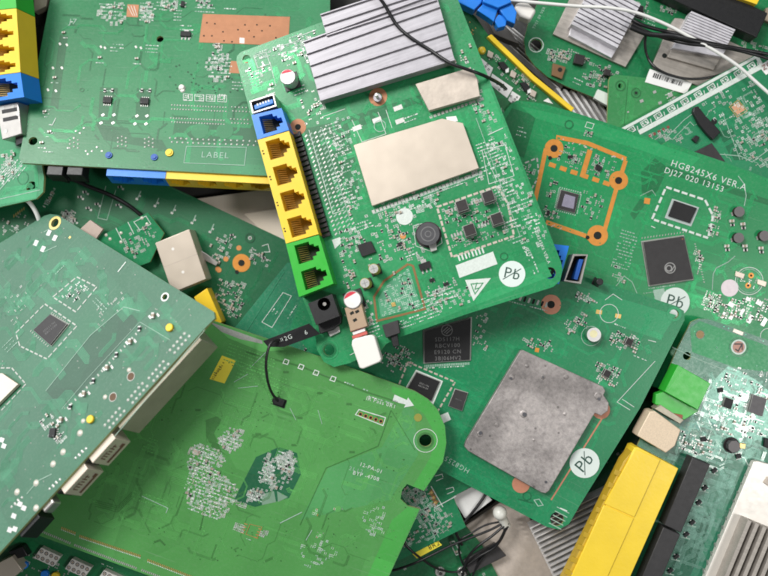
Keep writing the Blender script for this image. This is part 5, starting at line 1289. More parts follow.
# ================================================================== top right board with two heatsinks
H = Board('dark green rounded-corner circuit board carrying two small white ribbed heatsinks',
          [(527, 30, 24), (608, 103, 24), (760, 60, 21)], (566, 86, 700, 130),
          [(549, -30), (537, 4), (528, 24), (524, 40), (526, 54), (535, 66), (548, 77), (566, 86), (608, 103), (700, 135), (900, 200), (900, -60)],
          (0.008, 0.165, 0.055), holes=[(536, 45, 6)], rough=.36, dust=.1)
def build_heatsinks_board():
    b = H
    b.route([(540, 5), (768, 0), (768, 100), (600, 100), (530, 60)], 80, 4); b.vias([(540, 5), (768, 0), (768, 100), (600, 100), (530, 60)], 120, .4, seed=4)
    b.circle(536, 45, 7.6, .5); b.text('TP01 09 VER', 539, 18, 4, -63, SILK_THIN)
    b.slab('shield_can', [(566, 7), (553, 34), (625.5, 67), (645, 34.5), (608, -20), (580, -24)], 2.2, ALU_WARM, .2, .2, 'beige shield plate')
    b.heatsink([(571.5, 24), (617.5, 48), (641, 4), (595, -20)], 4, 6, 11, ALU_PALE, duty=.7, lo=2.1, label='white ribbed heatsink')
    b.slab('heatsink_foot', [(572, 23), (618, 47.5), (611.5, 58), (569, 35.5)], 5.0, ALU_PALE, 2.1, .3)
    b.slab('shield_can', [(675, 18), (682, 18.5), (770, 60), (740, 110), (690, 82), (654, 68), (653, 64), (668, 28)], 2.4, ALU_WARM, .2, .2, 'beige shield plate with dents')
    b.heatsink([(681.5, 30.5), (726, 48), (735.5, 29.5), (691.5, 11)], 4, 6, 8, ALU_PALE, duty=.7, lo=2.3, label='white ribbed heatsink')
    b.slab('heatsink_foot', [(681, 31), (726.5, 49), (722, 57), (672.5, 48)], 7.0, ALU_PALE, 2.3, .3); b.slab('heatsink_foot', [(672, 47.5), (722, 56), (713.5, 70), (667.5, 57)], 4.4, ALU_WARM, 2.3, .3)
    g = MB(); q = b.l(663, 57); g.disc(q[0], q[1], 1.5 * MM, 2.45 * MM, HOLE, 14); b.part('plate_hole', g, fix=False)
    for x, y, w in ((578, 61, 11), (606, 74, 7)): g = MB(); q = b.l(x, y); g.box(q[0], q[1], w * .55 * MM, w * .55 * MM, .2 * MM, 3.4 * MM, FERRITE, .1); b.part('inductor', g, .3 * MM)
    b.chip([(627, 2), (644, 6), (643, 18), (624, 12)], 3, EPOXY); b.dashes([(618, -4), (612, 2), (630, 16), (648, 16)], .8, 2, 1)
    b.slab('metal_clip', [(553, 63), (566, 67), (562, 79), (552, 75)], 2.4, plain('rusty clip', (.20, .11, .05), .5, .3), 0, .2); q = b.l(559, 71); b.mb.disc(q[0], q[1], 1.4 * MM, 2.5 * MM, HOLE, 12)
    b.slab('light_pipe', [(598, 89), (612, 95), (608, 106), (594, 98)], 3, plain('milky plastic', (.62, .68, .62), .35), 0, .3)
    b.cluster([(546, 50), (568, 50), (568, 64), (548, 60)], 34, 5, 1.8, 10, .3); b.cluster([(582, 74), (606, 68), (606, 88), (588, 86)], 30, 6, 1.8, 10, .3); b.cluster([(560, 46), (622, 70), (614, 76), (560, 54)], 26, 7, 1.9, 6, .3); b.cluster([(612, 0), (650, 2), (648, 24), (620, 14)], 20, 8, 1.8, 4, .4)
    b.scribble(578, 82, 10, 8, 24, 3); b.scribble(650, 24, 14, 10, 24, 3)
    bl = BLACKP
    b.slab('pin_header', [(668, -34), (768, 13), (757, 37.5), (656, -8)], 10, bl, 0, .5, 'long black plastic header')
    b.slab('network_socket', [(727, -18), (762, -6), (757, 4.5), (722, -8)], 13, YELLOW_LEMON, 0, .3, 'yellow network socket'); b.slab('chip', [(766, 8), (775, 6), (775, 24), (764, 20)], 3, CERAMIC, 0, .2)
    for k in range(20): x, y = mix((690, 14), (764, 48), k / 19); b.pad(x + (k % 2) * 3, y + (k % 3), 1.2, .7, SOLDER_DULL)
    b.cluster([(660, 0), (690, 8), (686, 16), (660, 12)], 20, 9, 1.8, 4, .4); b.cluster([(740, 40), (768, 46), (768, 60), (745, 54)], 22, 10, 1.8, 4, .4)
    b.done()
build_heatsinks_board()

# ================================================================== board edged by two white stripes
J = Board('green circuit board bordered by two white stripes with small square pads between them',
          [(620, 128, 31), (757, 54, 32), (768, 180, 32)], (620, 128, 757, 54),
          [(619, 128.5), (756, 54.5), (850, 20), (850, 260), (700, 230), (648, 160)], (0.016, 0.200, 0.085), rough=.36, dust=.12, tint=1.7)
def build_striped():
    b = J
    def par(p, q, d0, d1): # a band along the edge
        n = (.475, .88); return [(p[0] + n[0] * d0, p[1] + n[1] * d0), (q[0] + n[0] * d0, q[1] + n[1] * d0), (q[0] + n[0] * d1, q[1] + n[1] * d1), (p[0] + n[0] * d1, p[1] + n[1] * d1)]
    e0, e1 = (620, 128.5), (756, 55)
    b.fill(par(e0, e1, .3, 3.2), SILK); b.fill(par((638, 131), (762, 64), -.5, 4.2), SILK); b.fill([(754, 56), (757.5, 55), (763, 64), (760, 66.5)], SILK)
    for k in range(10):
        x, y = mix((631, 129), (751, 65), k / 9)
        b.silk([(x - 4, y + 1), (x + 2, y - 3), (x + 4.5, y + 1), (x - 1.5, y + 5)], .5, closed=True)
        for dx, dy in ((-1.5, 1.5), (1.2, 0), (0, 3), (3, 1)): b.pad(x + dx, y + dy, 1.0, 1.0, SOLDER if (k + int(dx)) % 2 else SILK)
        b.silk([(x + 6, y - 3), (x + 7, y + 1)], .5)
    b.slab('foam_strip', [(694, 107), (698.5, 106), (706, 116), (717, 127), (721, 132), (713, 140), (707, 134), (699, 124), (693, 112)], 3.2, BLACKP, 0, .5, 'bent black foam strip')
    b.slab('foam_pad', [(694.5, 156), (694, 152), (712, 143), (725, 161), (726, 175), (710, 172)], 1.2, EPOXY_GREY, 0, .3, 'dark square foam pad'); b.dot(714, 121.5, 3, HOLE); b.slab('foam_pad', [(692, 139), (696, 135), (700, 137), (696, 143)], 2, BLACKP, 0, .3)
    b.mb.flat(b.L([(731, 107), (738.5, 102), (745, 110), (737, 115)]), PAD_H, plain('salmon copper pad', (.62, .34, .20), .5, .2)); b.silk([(729, 107), (738, 100), (747, 111), (737, 117)], .4, GOLD, True)
    b.slab('label', [(759, 66), (770, 59), (775, 66), (775, 70), (766, 75)], .2, PAPER, .02); b.text('ZG', 767, 66, 7, -28, plain('red brown dot', (.2, .06, .04)), SILK_H + 6e-3)
    b.route([(640, 140), (760, 75), (768, 180), (700, 150)], 60, 5, mat=SILK_THIN, bundle=(1, 3), seg=(1.5, 6)); b.route([(640, 140), (760, 75), (768, 180), (700, 150)], 60, 7)
    b.cluster([(700, 100), (755, 76), (768, 110), (768, 140), (730, 140), (706, 110)], 90, 6, 1.8, 0, .6, mats=(SOLDER_DULL, SILK_THIN, SILK)); b.cluster([(730, 130), (768, 130), (768, 170), (735, 155)], 60, 8, 1.8, 6, .6, mats=(SOLDER_DULL, SILK_THIN))
    b.cluster([(640, 138), (672, 128), (690, 144), (664, 140)], 22, 9, 1.7, 0, .6)
    for k in range(5): b.pad(650 + k * 4.5, 136 - k * 2.2, 1.6, 1.6, plain('red brown dot', (.2, .06, .04)))
    b.silk([(666, 138), (684, 120), (700, 108)], .4, SILK_THIN); b.silk([(672, 140), (690, 122), (694, 126)], .35, SILK_THIN); b.silk([(716, 154), (740, 156), (752, 162), (768, 150)], .45, SILK_THIN); b.silk([(722, 112), (740, 160)], .35, SILK_THIN)
    b.pour([(718, 132), (732, 128), (745, 160), (732, 160)], b.dark)
    b.done()
build_striped()

K = Board('small plain pale green circuit board with two ringed holes at its corner',
          [(612, 78, 30), (690, 86, 27), (615, 128, 29)], (612, 76, 690, 86),
          [(609, 80), (610.5, 76.5), (615, 74.5), (655, 79), (692, 85), (720, 90), (700, 150), (606, 150)], (0.035, 0.230, 0.070), holes=[(620.5, 85.8, 2.6)], rough=.4, dust=.14)
def build_small_pale():
    b = K
    b.circle(620.5, 85.8, 5.4, .7, b.dark); b.circle(636, 93, 5, .6, b.dark); b.ring_hole(636, 93, 2.6, b.dark, .5)
    b.silk([(628, 80), (624, 126)], .4, b.dark); b.route([(612, 78), (690, 88), (640, 128), (612, 128)], 30, 3); b.vias([(612, 78), (690, 88), (640, 128), (612, 128)], 30, .35, seed=3)
    for x, y, w in ((654.5, 92, 2), (641.5, 101, 2.2), (660, 103, 2.2), (670, 95, 3), (674, 98, 2), (684, 92, 2), (628, 112, 1.2), (676, 88, 1.5)): b.pad(x, y, w, w * .8, SOLDER, .5)
    b.scribble(671, 96, 10, 10, -28, 3); b.done()
build_small_pale()

# ================================================================== narrow lamp board with yellow edge strip
L_ = Board('narrow green circuit board with white printed blocks beside a lemon yellow strip',
           [(460, 8, 40), (573, 112, 31), (500, 128, 33)], (489, 33, 572, 110),
           [(452, 0), (462, 5), (476, 17), (487.5, 34), (571, 112), (560, 135), (500, 145), (430, 40)], (0.010, 0.150, 0.045), rough=.4, dust=.1)
def build_lamp_board():
    b = L_
    b.route([(455, 5), (490, 36), (570, 112), (500, 130)], 40, 3); b.scribble(468, 28, 12, 14, 45, 3, GOLD); b.scribble(466, 32, 14, 10, 45, 4, GOLD)
    for q in ([(475, 57), (481, 58), (493, 68), (489, 79)], [(492, 73.5), (513, 88), (507, 98), (489, 84)], [(512, 91), (520.5, 96.5), (515, 106), (508, 100)], [(523, 102), (533, 106), (530, 113), (521, 110)], [(543, 101), (548, 98), (553, 104)]):
        b.fill(q, PAPER); c = (sum(p[0] for p in q) / len(q), sum(p[1] for p in q) / len(q))
        for dx, dy in ((-3, -2), (1, 1), (4, 4), (-1, 4), (3, -1)):
            if len(q) == 4: b.mb.ring(*b.l(c[0] + dx, c[1] + dy), .3 * MM, .65 * MM, SILK_H + 4e-4, EPOXY_GREY, 10)
    for x, y in ((503, 66), (525, 86.5)): b.slab('lamp_chip', [(x - 5, y - 4), (x + 1, y - 4.5), (x + 5.5, y + 1), (x, y + 5)], 2.4, EPOXY, .1, .3); b.slab('solder_lug', [(x + 2, y + 3), (x + 6, y + 1.5), (x + 6, y + 6), (x + 3, y + 7)], 1.8, PAPER, 0, .2)
    for x, y in ((491, 54), (514, 74), (534, 93)): b.slab('lamp', [(x - 2.5, y - 4), (x + 3, y - 1), (x + 1, y + 4.5), (x - 4, y + 2)], 1.8, CREAM_DULL, 0, .3)
    g = MB(); q = b.l(482, 50.5); g.dome(q[0], q[1], 2.4 * MM, 2.4 * MM, YELLOW_LEMON, 12); b.part('yellow_lamp', g)
    g = MB(); P = b.L([(487.5, 36.5), (491.5, 34), (534, 75), (574.5, 108), (571.5, 112), (532, 80)], 4 * MM); g.prism(P, -2 * MM, 4 * MM, YELLOW_LEMON); b.part('yellow_strip', g, .4 * MM, 'lemon yellow plastic edge strip')
    b.cluster([(484, 56), (500, 50), (545, 96), (530, 104)], 40, 4, 1.9, 6, .3)
    for k in range(7): b.pad(497 + k * 2.2, 106 + k * 2.2, .7, 3.0, SILK_THIN, .8)
    b.done()
build_lamp_board()

# ================================================================== dark board in the left middle
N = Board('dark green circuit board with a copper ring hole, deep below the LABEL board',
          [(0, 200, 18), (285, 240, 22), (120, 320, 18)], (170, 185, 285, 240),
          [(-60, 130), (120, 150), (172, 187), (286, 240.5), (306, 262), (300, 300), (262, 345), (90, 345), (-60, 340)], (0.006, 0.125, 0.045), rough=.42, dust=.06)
def build_deep():
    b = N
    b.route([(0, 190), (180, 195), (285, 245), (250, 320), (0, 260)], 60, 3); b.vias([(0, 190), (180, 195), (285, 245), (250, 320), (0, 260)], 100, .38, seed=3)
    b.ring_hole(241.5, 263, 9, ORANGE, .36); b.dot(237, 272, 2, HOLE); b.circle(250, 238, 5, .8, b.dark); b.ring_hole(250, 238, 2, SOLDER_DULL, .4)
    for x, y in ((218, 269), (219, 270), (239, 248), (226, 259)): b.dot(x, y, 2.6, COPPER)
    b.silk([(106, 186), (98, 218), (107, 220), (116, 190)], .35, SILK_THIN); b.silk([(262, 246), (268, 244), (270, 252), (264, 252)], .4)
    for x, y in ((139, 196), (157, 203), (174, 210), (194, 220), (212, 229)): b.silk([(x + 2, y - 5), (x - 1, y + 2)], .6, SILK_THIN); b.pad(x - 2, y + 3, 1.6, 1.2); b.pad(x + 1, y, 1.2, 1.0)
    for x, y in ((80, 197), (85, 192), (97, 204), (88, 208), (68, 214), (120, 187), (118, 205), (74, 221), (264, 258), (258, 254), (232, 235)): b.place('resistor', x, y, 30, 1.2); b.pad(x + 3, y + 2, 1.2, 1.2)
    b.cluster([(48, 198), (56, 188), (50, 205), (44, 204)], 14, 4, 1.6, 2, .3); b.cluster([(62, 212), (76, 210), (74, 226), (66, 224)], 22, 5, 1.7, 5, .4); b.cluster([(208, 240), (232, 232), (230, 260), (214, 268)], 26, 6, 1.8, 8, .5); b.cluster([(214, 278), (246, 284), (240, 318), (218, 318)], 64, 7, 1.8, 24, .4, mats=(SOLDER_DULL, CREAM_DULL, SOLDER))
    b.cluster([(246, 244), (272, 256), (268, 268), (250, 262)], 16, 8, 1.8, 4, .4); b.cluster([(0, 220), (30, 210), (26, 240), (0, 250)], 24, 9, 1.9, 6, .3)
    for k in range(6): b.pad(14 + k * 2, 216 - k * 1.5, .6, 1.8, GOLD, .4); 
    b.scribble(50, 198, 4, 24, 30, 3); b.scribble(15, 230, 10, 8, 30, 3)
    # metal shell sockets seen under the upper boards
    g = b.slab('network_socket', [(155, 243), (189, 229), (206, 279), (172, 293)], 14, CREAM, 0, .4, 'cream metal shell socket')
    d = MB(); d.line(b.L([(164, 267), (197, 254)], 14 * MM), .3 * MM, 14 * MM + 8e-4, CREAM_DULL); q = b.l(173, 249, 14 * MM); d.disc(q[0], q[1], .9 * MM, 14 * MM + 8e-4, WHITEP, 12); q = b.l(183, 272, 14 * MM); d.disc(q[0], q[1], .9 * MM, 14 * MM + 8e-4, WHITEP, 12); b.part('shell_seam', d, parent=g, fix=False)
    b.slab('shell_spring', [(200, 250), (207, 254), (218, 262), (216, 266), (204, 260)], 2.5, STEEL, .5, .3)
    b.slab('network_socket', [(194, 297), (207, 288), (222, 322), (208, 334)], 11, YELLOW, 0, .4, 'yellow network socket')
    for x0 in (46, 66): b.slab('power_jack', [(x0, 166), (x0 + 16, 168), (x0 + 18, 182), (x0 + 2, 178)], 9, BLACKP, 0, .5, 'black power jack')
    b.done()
build_deep()

# small scraps of board ------------------------------------------------------------------------------------------------
def scrap(label, plane, u, poly, col, fillpoly, n, seed, holes=(), **k):
    b = Board(label, plane, u, poly, col, holes, **k)
    b.route(fillpoly, 30, seed, bundle=(1, 4)); b.vias(fillpoly, 40, .36, seed=seed)
    if n: b.cluster(fillpoly, n, seed + 3, 1.7, parts=n // 6, silk=.5)
    return b
b = scrap('small bright green circuit board scrap with white print beside the cream metal socket', [(95, 240, 27), (150, 213, 28), (130, 265, 26)], (100, 236, 150, 214),
          [(92, 240), (148, 212.5), (164, 233), (150, 262), (128, 270), (100, 262)], (0.010, 0.20, 0.075), [(120, 240), (146, 220), (158, 236), (140, 258), (128, 262)], 40, 41)
b.silk([(116, 228), (122, 240)], .4); b.silk([(128, 222), (134, 234)], .4); b.silk([(134, 222), (146, 216), (151, 224), (140, 230)], .35, closed=True)
for x, y in ((106, 235), (110, 239), (121, 233), (121, 242), (142, 218), (147, 224)): b.place('solder_joint', x, y, 0, .8)
b.slab('steel_tab', [(80, 229), (90, 220), (103, 229), (96, 239)], 3, plain('pinkish steel tab', (.52, .42, .36), .45, .3), .2, .2, 'pinkish steel tab'); b.done()

b = scrap('pale green board with a thin printed box, behind the black antenna strip', [(290, 262, 30), (240, 335, 31), (330, 345, 30)], (238, 330, 284, 266),
          [(287, 263), (300, 262), (336, 330), (345, 380), (250, 380), (228, 336)], (0.022, 0.19, 0.095), [(285, 275), (320, 330), (260, 335)], 0, 43, dust=.2)
b.silk([(262, 322), (283, 292.5), (291.5, 296), (272, 327.5)], .35, closed=True); b.scribble(277, 312, 5, 12, -57, 4); b.scribble(292, 312, 16, 6, -57, 4); b.silk([(246, 332), (284, 272)], .5, b.pale); b.cluster([(300, 340), (318, 338), (318, 352), (304, 350)], 14, 9, 1.7, 3, .4)
b.slab('foam_pad', [(309, 358), (319, 351), (328, 365), (316, 366)], 2.6, YELLOW_LEMON, 0, .2, 'yellow foam pad'); b.done()

# corner of another board with its sockets at the far left
P_ = Board('circuit board corner with green, yellow and blue sockets along the left picture edge',
           [(30, -10, 40), (43, 190, 42), (-20, 200, 30)], (43, 195, 30, 0),
           [(-120, -60), (24, -60), (27, 40), (36, 130), (44, 178), (43, 192), (36, 199), (0, 207), (-120, 235)], (0.040, 0.250, 0.110), holes=[(32, 188, 6)], rough=.4, dust=.18)
def build_corner():
    b = P_
    b.circle(23, 178, 6, .4, b.dark); b.silk([(-4, 194), (20, 167), (28, 152)], .6, SILK_THIN); b.silk([(-4, 200), (40, 190)], .4, SILK_THIN)
    b.pour([(0, 196), (38, 188), (36, 198), (0, 205)], b.pale)
    for k in range(5): b.scribble(2 + k * 4, 176 - k * 2, 16, 14, -50, k)
    b.cluster([(0, 155), (16, 150), (16, 176), (0, 186)], 30, 4, 1.8, 6, .5); b.route([(-10, 150), (34, 150), (40, 190), (0, 200)], 20, 3)
    b.jack('phone_socket', [(-32, -26), (12, -36), (16.5, 8), (-30, 12)], 1, 15, GREEN, label='green phone socket')
    b.jack('network_socket', [(-30, 12.5), (16.5, 8.5), (20.5, 72), (-24, 78)][::1], 4, 15, YELLOW, label='four-way yellow network socket')
    b.jack('network_socket', [(-24, 78.5), (20.5, 72.5), (24, 97), (-22, 104)], 1, 15, BLUE, label='blue network socket')
    us = MB(); Q = b.L([(-4, 106), (18, 102), (22, 134), (2, 140)], 10 * MM); us.prism(Q, 0, 10 * MM, STEEL); o = b.part('usb_port', us, .5 * MM)
    d = MB()
    for pts in ([(2, 112), (17, 109)], [(3, 120), (18, 117)]): d.line(b.L(pts, 10 * MM), 2.2 * MM, 10 * MM + 9e-4, BLACKP)
    for x, y in ((13, 106), (18, 114), (3, 108), (6, 131)): q = b.l(x, y, 10 * MM); d.disc(q[0], q[1], 1.2 * MM, 10 * MM + 1.4e-3, SOLDER, 10)
    b.part('shell_springs', d, parent=o, fix=False)
    b.slab('usb_spring', [(13, 118), (20, 117), (25, 142), (16, 146)], 7, BLACKP, 0, .4)
    b.done()
build_corner()

T = Board('dark green circuit board at the bottom left corner with white eight-hole connector blocks',
          [(20, 540, 36), (120, 590, 36), (0, 600, 35)], (40, 545, 100, 572), [(-60, 500), (30, 520), (220, 610), (200, 700), (-60, 700)], (0.008, 0.150, 0.05), rough=.4)
def build_bottom_left():
    b = T
    b.route([(10, 530), (120, 580), (0, 600)], 30, 3); b.cluster([(20, 545), (110, 585), (60, 590), (10, 570)], 40, 4, 2.0, 8, .3)
    for c in ((47, 557.5), (78, 568.5), (110, 580)):
        q = [(c[0] - 6, c[1] - 10), (c[0] + 13.5, c[1] - .8), (c[0] + 6, c[1] + 9.5), (c[0] - 13.5, c[1] + .5)]
        o = b.slab('connector_block', q, 4.0, WHITEP, 0, .3, 'white eight-hole connector block'); d = MB()
        for i in range(4):
            for j in range(2):
                x, y = lerp4(q, (i + .5) / 4, (j + .5) / 2); p = b.l(x, y, 4 * MM); d.ring(p[0], p[1], .75 * MM, 1.15 * MM, 4 * MM + 8e-4, EPOXY_GREY, 12); d.disc(p[0], p[1], .5 * MM, 4 * MM + 8e-4, TAN, 8)
        b.part('pin_holes', d, parent=o, fix=False)
    for x, y, m, nm in ((25.5, 564, BLUE, 'blue_fixing_peg'), (46, 573, BLUE, 'blue_fixing_peg'), (56.5, 575, YELLOW_LEMON, 'yellow_fixing_peg')):
        g = MB(); q = b.l(x, y); g.cyl(q[0], q[1], 2.3 * MM, 1e-5, 2.4 * MM, m, 16); b.part(nm, g, .3 * MM)
    b.slab('phone_socket', [(-8, 566), (12, 556), (22, 570), (0, 590)], 9, CREAM, 0, .4, 'cream socket'); b.slab('power_jack', [(8, 552), (22, 546), (28, 556), (14, 560)], 6, BLACKP, 0, .6)
    b.scribble(108, 566, 14, 4, 22, 2); b.done()
build_bottom_left()

S1 = Board('scrap of green circuit board crowded with white tracks, inside the notch of the large board',
           [(400, 480, 37), (470, 487, 38), (420, 555, 36)], (414, 554, 466, 527), [(385, 455), (440, 458), (472, 486.5), (453, 496.5), (466, 527), (400, 560), (370, 560)], (0.008, 0.17, 0.065), rough=.36)
def build_notch_scrap():
    b = S1
    b.route([(402, 484), (428, 484), (446, 520), (440, 540), (404, 548)], 50, 3, mat=SILK_THIN, bundle=(1, 4), w=.4, pitch=.8, seg=(2, 6)); b.cluster([(402, 486), (424, 484), (436, 506), (452, 512), (454, 528), (404, 548)], 150, 4, 1.5, 20, .5, mats=(SOLDER, SILK, SOLDER_DULL))
    b.silk([(431, 486), (443, 507)], .5); b.silk([(434, 508), (456, 496)], .5)
    for x, y in ((436, 478), (447, 491)): b.silk([(x - 1, y - 2), (x + 6, y - 4), (x + 7, y - 1)], .4); b.silk([(x, y + 3), (x + 7, y)], .4)
    for x, y in ((431.5, 492.5), (433.5, 497.5), (435.5, 502.5)): b.mb.rect(*b.l(x, y), 3.6 * MM, 2.6 * MM, PAD_H, plain('brown fence', (.26, .15, .06)), .5); b.pad(x, y, 1.4, 1.4, GOLD)
    b.slab('label', [(412.5, 554), (438, 541), (442, 545), (417, 558.5)], .2, PAPER_Y, .02, 0, 'narrow yellow paper label'); g = MB()
    b.text('8R2', 434, 545.5, 7, -27, EPOXY, .2 * MM + 6e-4, g); b.part('label_print', g, fix=False)
    b.done()
build_notch_scrap()
b = scrap('dark green circuit board scrap under the black wires at the lower edge', [(400, 570, 22), (470, 530, 22), (500, 590, 20)], (400, 562, 466, 528), [(380, 566), (466, 526), (482, 545), (510, 600), (380, 620)], (0.010, 0.13, 0.045), [(400, 568), (465, 535), (490, 580), (400, 590)], 6, 47)
b.silk([(450, 542), (454, 541), (461, 553), (456, 555)], .5, closed=True)
for x, y in ((440, 571), (462, 571)): g = MB(); q = b.l(x, y); g.cyl(q[0], q[1], 5 * b.px(x, y), 1e-5, 2 * MM, SOLDER, 18); g.cyl(q[0], q[1], 2.5 * b.px(x, y), 2 * MM, 4 * MM, EPOXY_GREY, 12); b.part('wire_terminal', g, .3 * MM)
b.done()

# board with a large finned heatsink deep below the slab board
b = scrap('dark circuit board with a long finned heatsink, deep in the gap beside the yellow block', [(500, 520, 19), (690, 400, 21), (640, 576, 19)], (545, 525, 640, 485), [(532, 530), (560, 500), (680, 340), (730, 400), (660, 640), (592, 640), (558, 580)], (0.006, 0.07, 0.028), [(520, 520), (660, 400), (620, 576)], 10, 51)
b.heatsink([(530, 528), (652, 470), (680, 520), (556, 582)], 4, 7, 12, ALU_BRIGHT, duty=.18, lo=.2, label='finned heatsink in shade')
b.heatsink([(618, 482), (672, 410), (690, 423), (640, 495)], 3, 5, 4, ALU_BRIGHT, duty=.14, lo=.2, label='wire-thin fins in shade')
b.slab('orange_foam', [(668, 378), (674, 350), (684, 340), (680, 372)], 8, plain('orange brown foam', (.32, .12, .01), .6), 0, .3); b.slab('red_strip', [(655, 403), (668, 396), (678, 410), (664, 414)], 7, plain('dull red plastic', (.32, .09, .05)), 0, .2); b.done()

# ================================================================== loose things
def thing_empty(name, px, py, z, label, cat, group=None):
    o = bpy.data.objects.new(name, None); COL.objects.link(o); o.location = world(px, py, z); o.empty_display_size = .1
    return tag(o, label, cat, group)
def flat_thing(name, quad, z0, z1, mat, label, cat, bevel=.3, tilt=None):
    """solid whose top outline is given in photo points; each point may carry its own height"""
    pts = [world(p[0], p[1], p[2] if len(p) > 2 else z1) for p in quad]
    c = sum(pts, Vector()) / len(pts); g = MB(); n = len(pts); t = (z1 - z0) * MM
    g.v = [tuple(p - c - Vector((0, 0, t))) for p in pts] + [tuple(p - c) for p in pts]; g.mi(mat)
    g.f = [tuple(range(n, 2 * n)), tuple(range(n - 1, -1, -1))] + [(a, (a + 1) % n, n + (a + 1) % n, n + a) for a in range(n)]; g.m = [0] * len(g.f)
    o = link(name, g.mesh(name, bevel * MM, fix=True)); o.location = c
    return tag(o, label, cat)
def smooth(pts, n=10):
    out = []; P = [Vector(p) for p in pts]
    for k in range(len(P) - 1):
        a, b_, c, d = P[max(k - 1, 0)], P[k], P[k + 1], P[min(k + 2, len(P) - 1)]
        for j in range(n):
            t = j / n
            out.append(.5 * ((2 * b_) + (c - a) * t + (2 * a - 5 * b_ + 4 * c - d) * t * t + (3 * b_ - a - 3 * c + d) * t ** 3))
    return out + [P[-1]]
def cable(name, pts, r, mat, label, cat='cable', group=None):
    W = smooth([world(*p) for p in pts]); o0 = W[0].copy(); g = MB(); g.tube([w - o0 for w in W], r * MM, mat, 10)
    o = link(name, g.mesh(name, 0, fix=True)); o.location = o0
    return tag(o, label, cat, group)

cable('cable', [(372, -12, 74), (384, 4, 72), (396, 24, 71), (410, 37, 72), (430, 50, 73), (450, 63, 76), (466, 69, 76), (480, 74, 74), (491, 79, 66), (500, 84, 54), (506, 89, 41)], .95, RUBBER, 'thin black cable running over the ribbed grey heatsink')
cable('cable', [(480, -4, 44), (530, 2, 45), (575, 6, 44), (610, 8, 44), (637, 13, 43), (665, 24, 42), (690, 37, 42), (715, 51, 42), (738, 66, 41), (756, 82, 40), (790, 112, 40)], 1.0, CABLE_W, 'thin white cable sweeping past the two white heatsinks')
cable('cable', [(16, 198, 34), (26, 200, 36), (33, 207, 33), (38, 217, 30), (41, 228, 26), (44, 240, 23)], 1.3, CABLE_W, 'short white cable loop below the far left board corner')
cable('cable', [(60, 178, 30), (74, 180, 30), (90, 187, 29), (110, 195, 27), (128, 205, 26), (142, 216, 24)], 1.2, RUBBER, 'short black cable lying on the dark board below the LABEL board')
# antenna strip with its lead into the large board
def antenna():
    t = thing_empty('antenna_strip', 293, 337, 70, 'black antenna strip with white print and a thin black lead into the light green board', 'antenna')
    c = t.location
    q = [world(*p) for p in ((263, 341, 69), (309, 323.5, 72), (320, 334, 71.5), (284, 347, 69.5), (268, 347, 69))]
    g = MB(); n = len(q); g.mi(BLACKP); g.v = [tuple(p - c - Vector((0, 0, .012))) for p in q] + [tuple(p - c) for p in q]
    g.f = [tuple(range(n, 2 * n)), tuple(range(n - 1, -1, -1))] + [(a, (a + 1) % n, n + (a + 1) % n, n + a) for a in range(n)]; g.m = [0] * len(g.f)
    link('strip', g.mesh('strip', .02 * MM, fix=True), t)
    nrm = (q[1] - q[0]).cross(q[3] - q[0]).normalized(); nrm = nrm if nrm.z > 0 else -nrm; ux = (q[1] - q[0]).normalized(); uy = nrm.cross(ux)
    d = MB(); d.mi(SILK)
    for word, px, py, s in (('6', 306.5, 332, 6.5), ('2G', 288.5, 337.5, 6.5), ('III', 281, 340, 5)):
        vs, fs = glyphs(word); o0 = world(px, py, 70); o0 = o0 + nrm * ((q[0] - o0).dot(nrm) + .004) - c; k = s * .0053; i = len(d.v)
        for x, y in vs: d.v.append(tuple(o0 + ux * (x * k) + uy * (y * k)))
        for f in fs: d.f.append(tuple(i + e for e in f)); d.m.append(0)
    link('strip_print', d.mesh('strip_print', 0, smooth=False), t)
    W = smooth([world(*p) for p in ((280, 340, 70), (272, 342, 73), (267.5, 352, 74), (266, 366, 73), (268, 382, 70), (272, 393, 65), (278, 401, 61))]); g = MB(); g.tube([w - c for w in W], .75 * MM, RUBBER, 10); link('lead', g.mesh('lead', 0, fix=True), t)
antenna()
# blue plastic housing pieces at the top
def blue_clump():
    t = thing_empty('plastic_housing', 490, 12, 48, 'broken blue plastic socket housing beside the ribbed heatsink', 'plastic housing'); c = t.location
    def blk(nm, quad, z0, z1):
        pts = [world(p[0], p[1], z1) for p in quad]; n = len(pts); g = MB(); g.mi(BLUE); g.v = [tuple(p - c - Vector((0, 0, (z1 - z0) * MM))) for p in pts] + [tuple(p - c) for p in pts]
        g.f = [tuple(range(n, 2 * n)), tuple(range(n - 1, -1, -1))] + [(a, (a + 1) % n, n + (a + 1) % n, n + a) for a in range(n)]; g.m = [0] * len(g.f); link(nm, g.mesh(nm, .5 * MM, fix=True), t)
    blk('shell', [(456, -8), (484, -14), (482, 2), (474, 10), (458, 2)], 44, 53); blk('shell', [(484, -12), (506, -8), (512, 2), (498, 8), (483, 2)], 45, 56); blk('latch', [(477, 10), (484, 3), (498, 9), (494, 22), (489, 18)], 45, 53); blk('latch', [(499, 9), (512, 3), (517, 12), (515, 24), (507, 20)], 46, 54); blk('latch', [(494, 20), (499, 14), (507, 18), (506, 26), (498, 28)], 45, 52)
blue_clump()
flat_thing('cable_plug', [(517, 2), (528, 2), (537, 10), (531, 20), (520, 16), (514, 8)], 33, 42, WHITEP, 'white plastic cable plug beside the blue housing', 'plug', 1.5)
o = Board('pale aluminium heatsink with dark gaps, wedged between the yellow strip and the rounded board', [(500, 30, 9), (600, 120, 9), (520, 20, 9)], (500, 36, 590, 110), [(486, 22), (512, 14), (620, 112), (606, 134)], (.03, .03, .03), name='loose_heatsink', cat='heatsink', group='loose heatsinks in the pile')
